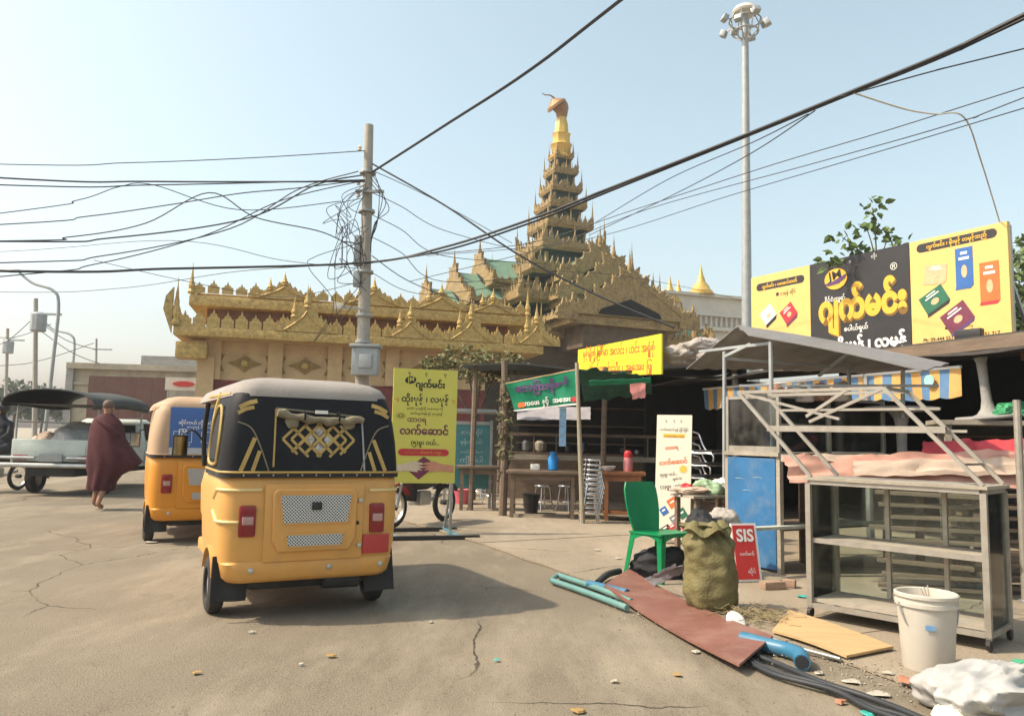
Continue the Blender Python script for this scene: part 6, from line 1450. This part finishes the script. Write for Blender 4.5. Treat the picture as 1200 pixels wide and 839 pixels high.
# ------------------------------------------------------------------ pickup truck
PKW = mat('mint_white_paint', (0.5, 0.55, 0.5), .4, 0, .06, 3, dirt=.35, dcol=(.3, .28, .22), dscale=2)
pl_ = gp(35, 577, 0); pr = pl_ + Vector((.72, .0, 0))
pk = empty('pickup_truck', (pl_.x + .76, pl_.y + .05, 0), R(3), label='white pickup truck with dark tarpaulin canopy carrying bulging sacks', cat='pickup truck')
MB().box((0, .35, .62), (1.55, 2.1, .1)).build('bed_floor', RUB, pk)
tg = MB().box((0, -.7, .86), (1.55, .05, .42), bev=.02).build('tailgate', PKW, pk); MB().box((0, -.735, .86), (1.2, .012, .22), bev=.02).build('pressing', PKW, tg)
for s_ in (-1, 1):
    MB().box((s_ * .775, .35, .84), (.05, 2.12, .46), bev=.02).build('bed_side', PKW, pk)
    tl = MB().box((s_ * .6, -.74, .72), (.26, .04, .1), bev=.012).build('tail_light', TLR, pk); MB().box((s_ * .5, -.762, .72), (.07, .01, .08)).build('lens', TLW, tl)
    MB().tube([(s_ * .76, -.66, 1.05), (s_ * .76, -.66, 1.72)], .02, 8).build('canopy_post', STEEL, pk); MB().tube([(s_ * .76, 1.3, 1.05), (s_ * .76, 1.3, 1.72)], .02, 8).build('canopy_post', STEEL, pk)
    MB().tube([(s_ * .76, -.66, 1.4), (s_ * .76, 1.3, 1.4)], .016, 8).build('canopy_rail', STEEL, pk)
MB().tube([(-.95, -.86, .58), (.95, -.86, .58)], .045, 10).build('rear_bumper', RIM, pk)
MB().tube([(-.95, -.84, .72), (-.3, -.8, .72)], .03, 8).build('bumper_bar', RIM, pk); MB().tube([(.3, -.8, .72), (.95, -.84, .72)], .03, 8).build('bumper_bar', RIM, pk)
MB().box((0, -.8, .72), (.42, .02, .14)).build('number_plate', mat('plate_grey', (.3, .3, .29), .6), pk)
# tarpaulin canopy: arched shell
def can(u, v):
    a = R(-20 + 220 * u); x = -.84 * math.cos(a) if 0 <= math.degrees(a) <= 180 else -.86 * math.cos(a); z = 1.78 + .24 * max(-.35, math.sin(a)); y = -1.05 + 2.5 * v
    return (x, y, z + .02 * math.sin(v * 7 + u * 4) - .03 * (v < .02))
MB().grid(can, 18, 10, -.02).build('canopy', TARPD, pk)
MB().add([(-.85, -1.04, 1.74), (.85, -1.04, 1.74), (.85, 1.4, 1.74), (-.85, 1.4, 1.74)], [(0, 1, 2, 3)]).build('canopy_lining', TARPD, pk)
# cab
cabr = [(.5, .76, 1.45, 3.15), (.95, .78, 1.42, 3.1), (1.05, .76, 1.42, 2.5), (1.45, .66, 1.5, 2.25), (1.52, .58, 1.58, 2.15)]
MB().loft([rrect(hw, y0, y1, z, .12, 4, .2) for z, hw, y0, y1 in cabr]).build('cab', PKW, pk, ang=40)
GLD = mat('dark_car_glass', (.015, .018, .02), .08, 0, 0, spec=.6)
MB().add([(-.62, 1.425, 1.06), (.62, 1.425, 1.06), (.56, 1.49, 1.42), (-.56, 1.49, 1.42)], [(0, 1, 2, 3)]).build('rear_window', GLD, pk)
for s_ in (-1, 1):
    MB().add([(s_ * .772, 1.6, 1.06), (s_ * .772, 2.35, 1.06), (s_ * .682, 2.15, 1.43), (s_ * .682, 1.62, 1.43)], [(0, 1, 2, 3)]).build('side_window', GLD, pk)
    dr = MB().box((s_ * .785, 1.98, .78), (.015, .85, .5), bev=.006).build('door', PKW, pk); MB().box((s_ * .798, 1.65, .9), (.015, .12, .03)).build('handle', RUB, dr)
    ma = MB().bar((s_ * .76, 2.35, 1.1), (s_ * .95, 2.4, 1.15), .02).build('mirror_arm', RUB, pk); MB().box((s_ * .98, 2.4, 1.17), (.13, .06, .2), bev=.02).build('mirror', RUB, ma)
for s_ in (-1, 1):
    wheel(pk, s_ * .68, 0, .29, .17); wheel(pk, s_ * .68, 2.55, .29, .17); MB().box((s_ * .68, .33, .42), (.18, .02, .3)).build('mud_flap', RUB, pk)
MB().box((0, 1.0, .45), (.9, 3.6, .16)).build('chassis', RUB, pk)
for i, (dx, dy, s_, m_) in enumerate(((-.4, -.2, (.34, .4, .3), CREAMC), (.1, -.25, (.36, .42, .36), WS), (.45, -.1, (.26, .4, .26), GREYC), (-.05, .3, (.5, .4, .42), GREYC), (-.5, .4, (.25, .4, .3), WS))):
    o = crumple((0, 0, s_[2] * .7), s_, 90 + i, .25, 1.4, 44, 28).build('cargo_sack', m_, ang=80); o.location = pk.matrix_basis @ Vector((dx, dy, .67)); tag(o, ['cream sack lying just behind the pickup tailgate', 'bulging white sack behind the middle of the pickup tailgate', 'small grey sack by the pickup canopy post beside walking person', 'largest grey sack heaped in the pickup bed middle', 'white sack deep in the pickup bed near the cab'][i], 'sack', 'sacks in the pickup bed')

# ------------------------------------------------------------------ motorcycles
def motorcycle(loc_, rz, label):
    m = empty('motorcycle', loc_, rz, label=label, cat='motorcycle')
    for y in (-.6, .62): 
        w_ = wheel(m, 0, y, .28, .07, True)
    MB().tube([(.05, .62, .28), (.05, .5, .7), (.0, .42, .98)], .022, 8).build('fork', RIM, m); MB().tube([(-.05, .62, .28), (-.05, .5, .7), (.0, .42, .98)], .022, 8).build('fork', RIM, m)
    MB().loft([rrect(w_, y0, y1, z, .03, 3) for z, w_, y0, y1 in ((.5, .05, -.1, .2), (.56, .09, -.3, .24), (.68, .11, -.62, .2), (.76, .09, -.66, .1))]).build('body', BLK, m, ang=45)
    MB().box((0, -.2, .79), (.24, .75, .08), bev=.035).build('seat', RUB, m)
    MB().loft([rrect(w_, y0, y1, z, .03, 3) for z, w_, y0, y1 in ((.35, .13, .26, .3), (.6, .17, .29, .35), (.85, .13, .3, .42), (.95, .07, .34, .45))]).build('leg_shield', BLK, m, ang=45)
    MB().tube(crv([(-.33, .3, 1.02), (-.15, .4, .98), (.15, .4, .98), (.33, .3, 1.02)], 4), .015, 7).build('handlebar', RIM, m)
    MB().lathe([(.08, 0), (.09, .04), (.03, .08)], n=14, mtx=Matrix.Rotation(-PI / 2, 4, 'X'), c=(0, .44, .9)).build('headlight', TLW, m)
    MB().tube([(.12, .1, .3), (.14, -.3, .3), (.14, -.7, .38)], .035, 8).build('exhaust', RIM, m)
    MB().grid(lambda u, v: (-.06 + .12 * v, -.6 + .33 * math.cos(R(40 + 110 * u)), .28 + .33 * math.sin(R(40 + 110 * u))), 8, 2, .01).build('mudguard', BLK, m); MB().grid(lambda u, v: (-.06 + .12 * v, .62 + .33 * math.cos(R(40 + 110 * u)), .28 + .33 * math.sin(R(40 + 110 * u))), 8, 2, .01).build('mudguard', INKR, m)
    MB().box((0, -.68, .72), (.12, .04, .07), bev=.01).build('tail_light', TLR, m)
    for s_ in (-1, 1): ma = MB().tube([(s_ * .25, .34, 1.0), (s_ * .32, .3, 1.18)], .007, 6).build('mirror_arm', RUB, m); MB().box((s_ * .33, .3, 1.21), (.1, .02, .07), bev=.01).build('mirror', RUB, ma)
    MB().box((0, .02, .38), (.22, .28, .2), bev=.03).build('engine', RIM, m)
    return m
mc = gp(492, 614, ZA); motorcycle((mc.x, mc.y, ZA), R(150), 'black motorcycle parked behind the yellow standing sign')
mcl = gp(-8, 576, 0); motorcycle((mcl.x, mcl.y, 0), R(170), 'motorcycle ridden toward us past the pickup truck')

# ------------------------------------------------------------------ people
SKIN = mat('skin', (.3, .16, .1), .6, 0, .1, 8); MAR = mat('maroon_robe', (0.06, 0.011, 0.014), .85, 0, .2, 4, .25, 12); HAIRB = mat('shaved_scalp', (.13, .085, .065), .7, 0, .1, 20); DCL = mat('dark_clothes', (.02, .022, .03), .85, 0, .25, 6)
def skin_body(name, joints, edges, m, parent, sub=2):
    me = bpy.data.meshes.new(name); me.from_pydata([j[0] for j in joints], edges, []); o = link(name, me, parent)
    sm = o.modifiers.new('Skin', 'SKIN'); 
    for i, j in enumerate(joints): me.skin_vertices[0].data[i].radius = j[1] if isinstance(j[1], tuple) else (j[1], j[1])
    me.skin_vertices[0].data[0].use_root = True
    sb_ = o.modifiers.new('Sub', 'SUBSURF'); sb_.levels = sub; sb_.render_levels = sub
    bpy.context.view_layer.update(); dg = bpy.context.evaluated_depsgraph_get()
    m2 = bpy.data.meshes.new_from_object(o.evaluated_get(dg)); o.modifiers.clear(); o.data = m2; bpy.data.meshes.remove(me)
    m2.materials.clear(); m2.materials.append(m); m2.polygons.foreach_set('use_smooth', [True] * len(m2.polygons)); return o
def person_joints(stride=.16, ra=None, la=None):
    J = [((0, 0, .92), (.14, .11)), ((0, 0, 1.15), (.135, .1)), ((0, .01, 1.36), (.16, .1)), ((0, .02, 1.47), .06), ((0, .04, 1.54), .058), ((0, .06, 1.62), (.078, .095)), ((0, .06, 1.71), (.07, .085)),
         ((-.1, 0, .86), .095), ((-.11, stride * .55, .48), .062), ((-.14, stride * .3, .1), .04), ((-.15, stride * .3 + .13, .045), .035),
         ((.1, 0, .86), .095), ((.11, -stride * .1, .48), .062), ((.1, -stride, .1), .04), ((.11, -stride + .13, .045), .035),
         ((-.19, .01, 1.39), .06), ((.19, .01, 1.39), .06)]
    la = la or [(-.26, -.03, 1.14), (-.25, .05, .9)]; ra = ra or [(.26, -.03, 1.14), (.25, .05, .9)]
    E_ = [(0, 1), (1, 2), (2, 3), (3, 4), (4, 5), (5, 6), (0, 7), (7, 8), (8, 9), (9, 10), (0, 11), (11, 12), (12, 13), (13, 14), (2, 15), (2, 16)]
    for s_, arr, root in ((-1, la, 15), (1, ra, 16)):
        i0 = len(J); J += [(arr[0], .043), (arr[1], .03)]; E_ += [(root, i0), (i0, i0 + 1)]
        d_ = (Vector(arr[1]) - Vector(arr[0])).normalized(); w_ = Vector(arr[1])
        i1 = len(J); J.append((tuple(w_ + d_ * .07), (.035, .02))); E_.append((i0 + 1, i1))
        for f in range(5):
            off_ = Vector((0, (f - 2) * .018, 0)); b_ = w_ + d_ * (.1 if f else .06) + off_; k = len(J)
            J += [(tuple(b_), .009), (tuple(b_ + d_ * (.04, .045, .05, .045, .035)[f] + Vector((-s_ * .012, 0, 0))), .008)]; E_ += [(i1, k), (k, k + 1)]
    return J, E_
mk = gp(116, 597, 0)
monk = empty('person', (mk.x, mk.y, 0), R(-6), label='barefoot person with shaven head walking away in billowing maroon robe', cat='person')
J_, E_ = person_joints(.2, ra=[(.24, .1, 1.16), (.12, .22, 1.05)], la=[(-.24, .08, 1.14), (-.1, .2, 1.02)])
skin_body('body', J_, E_, SKIN, monk)
MB().ell((0, .045, 1.69), (.083, .1, .085), 16, 10).build('scalp', HAIRB, monk)
for s_ in (-1, 1): MB().ell((s_ * .085, .05, 1.62), (.015, .022, .035), 8, 6).build('ear', SKIN, monk)
rings = []
for z, rx, ry, cx, cy in ((1.545, .085, .085, 0, .02), (1.5, .13, .11, 0, .02), (1.44, .22, .15, .0, .02), (1.34, .27, .18, .01, .03), (1.15, .3, .21, .03, .03), (.95, .33, .22, .06, .02), (.78, .36, .21, .09, .01), (.66, .33, .2, .07, .02), (.56, .25, .2, .03, .02), (.45, .22, .2, .0, .02), (.36, .21, .2, .0, .0), (.31, .2, .19, 0, 0)):
    ring = []
    for a in range(48):
        th = a * 2 * PI / 48; f = 1 + .055 * math.sin(th * 9 + z * 5) * (1.5 - z) + .05 * noise.noise(Vector((math.cos(th) * 2, math.sin(th) * 2, z * 4)))
        bill = max(0, math.cos(th)) ** 4 * (.25 * math.exp(-((z - .8) / .17) ** 2))
        ring.append((cx + rx * f * math.cos(th) + bill, cy + ry * f * math.sin(th), z))
    rings.append(ring)
MB().loft(rings, cap=False).build('robe', MAR, monk, ang=80)
ru = MB(); ru.tube(crv([(-.14, -.05, 1.46), (-.02, -.12, 1.42), (.15, -.13, 1.32), (.26, -.08, 1.2)], 5), .035, 8, r2=.05); ru.build('robe_fold', MAR, monk)
# rider at the left edge
rd_ = empty('person', (mcl.x, mcl.y, 0), R(170), label='rider in dark clothes on the motorcycle beside the pickup truck', cat='person')
J = [((0, -.18, .9), (.15, .13)), ((0, -.16, 1.12), (.14, .11)), ((0, -.1, 1.34), (.17, .11)), ((0, -.08, 1.45), .06), ((0, -.07, 1.52), .058), ((0, -.05, 1.6), (.08, .1)), ((0, -.05, 1.69), (.07, .085)),
     ((-.12, -.12, .87), .09), ((-.2, .25, .82), .075), ((-.2, .2, .42), .05), ((-.2, .32, .36), .04), ((.12, -.12, .87), .09), ((.2, .25, .82), .075), ((.2, .2, .42), .05), ((.2, .32, .36), .04),
     ((-.2, -.09, 1.36), .06), ((.2, -.09, 1.36), .06), ((-.28, .05, 1.15), .045), ((-.3, .26, 1.05), .032), ((.28, .05, 1.15), .045), ((.3, .26, 1.05), .032)]
skin_body('body', J, [(0, 1), (1, 2), (2, 3), (3, 4), (4, 5), (5, 6), (0, 7), (7, 8), (8, 9), (9, 10), (0, 11), (11, 12), (12, 13), (13, 14), (2, 15), (2, 16), (15, 17), (17, 18), (16, 19), (19, 20)], DCL, rd_)
MB().ell((0, -.05, 1.655), (.12, .14, .125), 16, 10).build('helmet', BLK, rd_)
MB().ell((0, .045, 1.6), (.06, .04, .075), 12, 8).build('face', SKIN, rd_)
# ------------------------------------------------------------------ thin dusty air
hz = MB().box((0, 60, 11.4), (260, 170, 25.0)).build('haze', None, smooth=False)
hm = bpy.data.materials.new('dusty_air'); hm.use_nodes = True; hn = hm.node_tree.nodes; hn.remove(hn['Principled BSDF'])
hv = hn.new('ShaderNodeVolumePrincipled'); hv.inputs['Color'].default_value = (.93, .95, .96, 1); hv.inputs['Density'].default_value = .0011; hv.inputs['Anisotropy'].default_value = .3
hm.node_tree.links.new(hv.outputs[0], hn['Material Output'].inputs['Volume']); hz.data.materials.append(hm); hz['kind'] = 'stuff'; hz['label'] = 'thin pale dusty haze in the air over the street'; hz['category'] = 'haze'
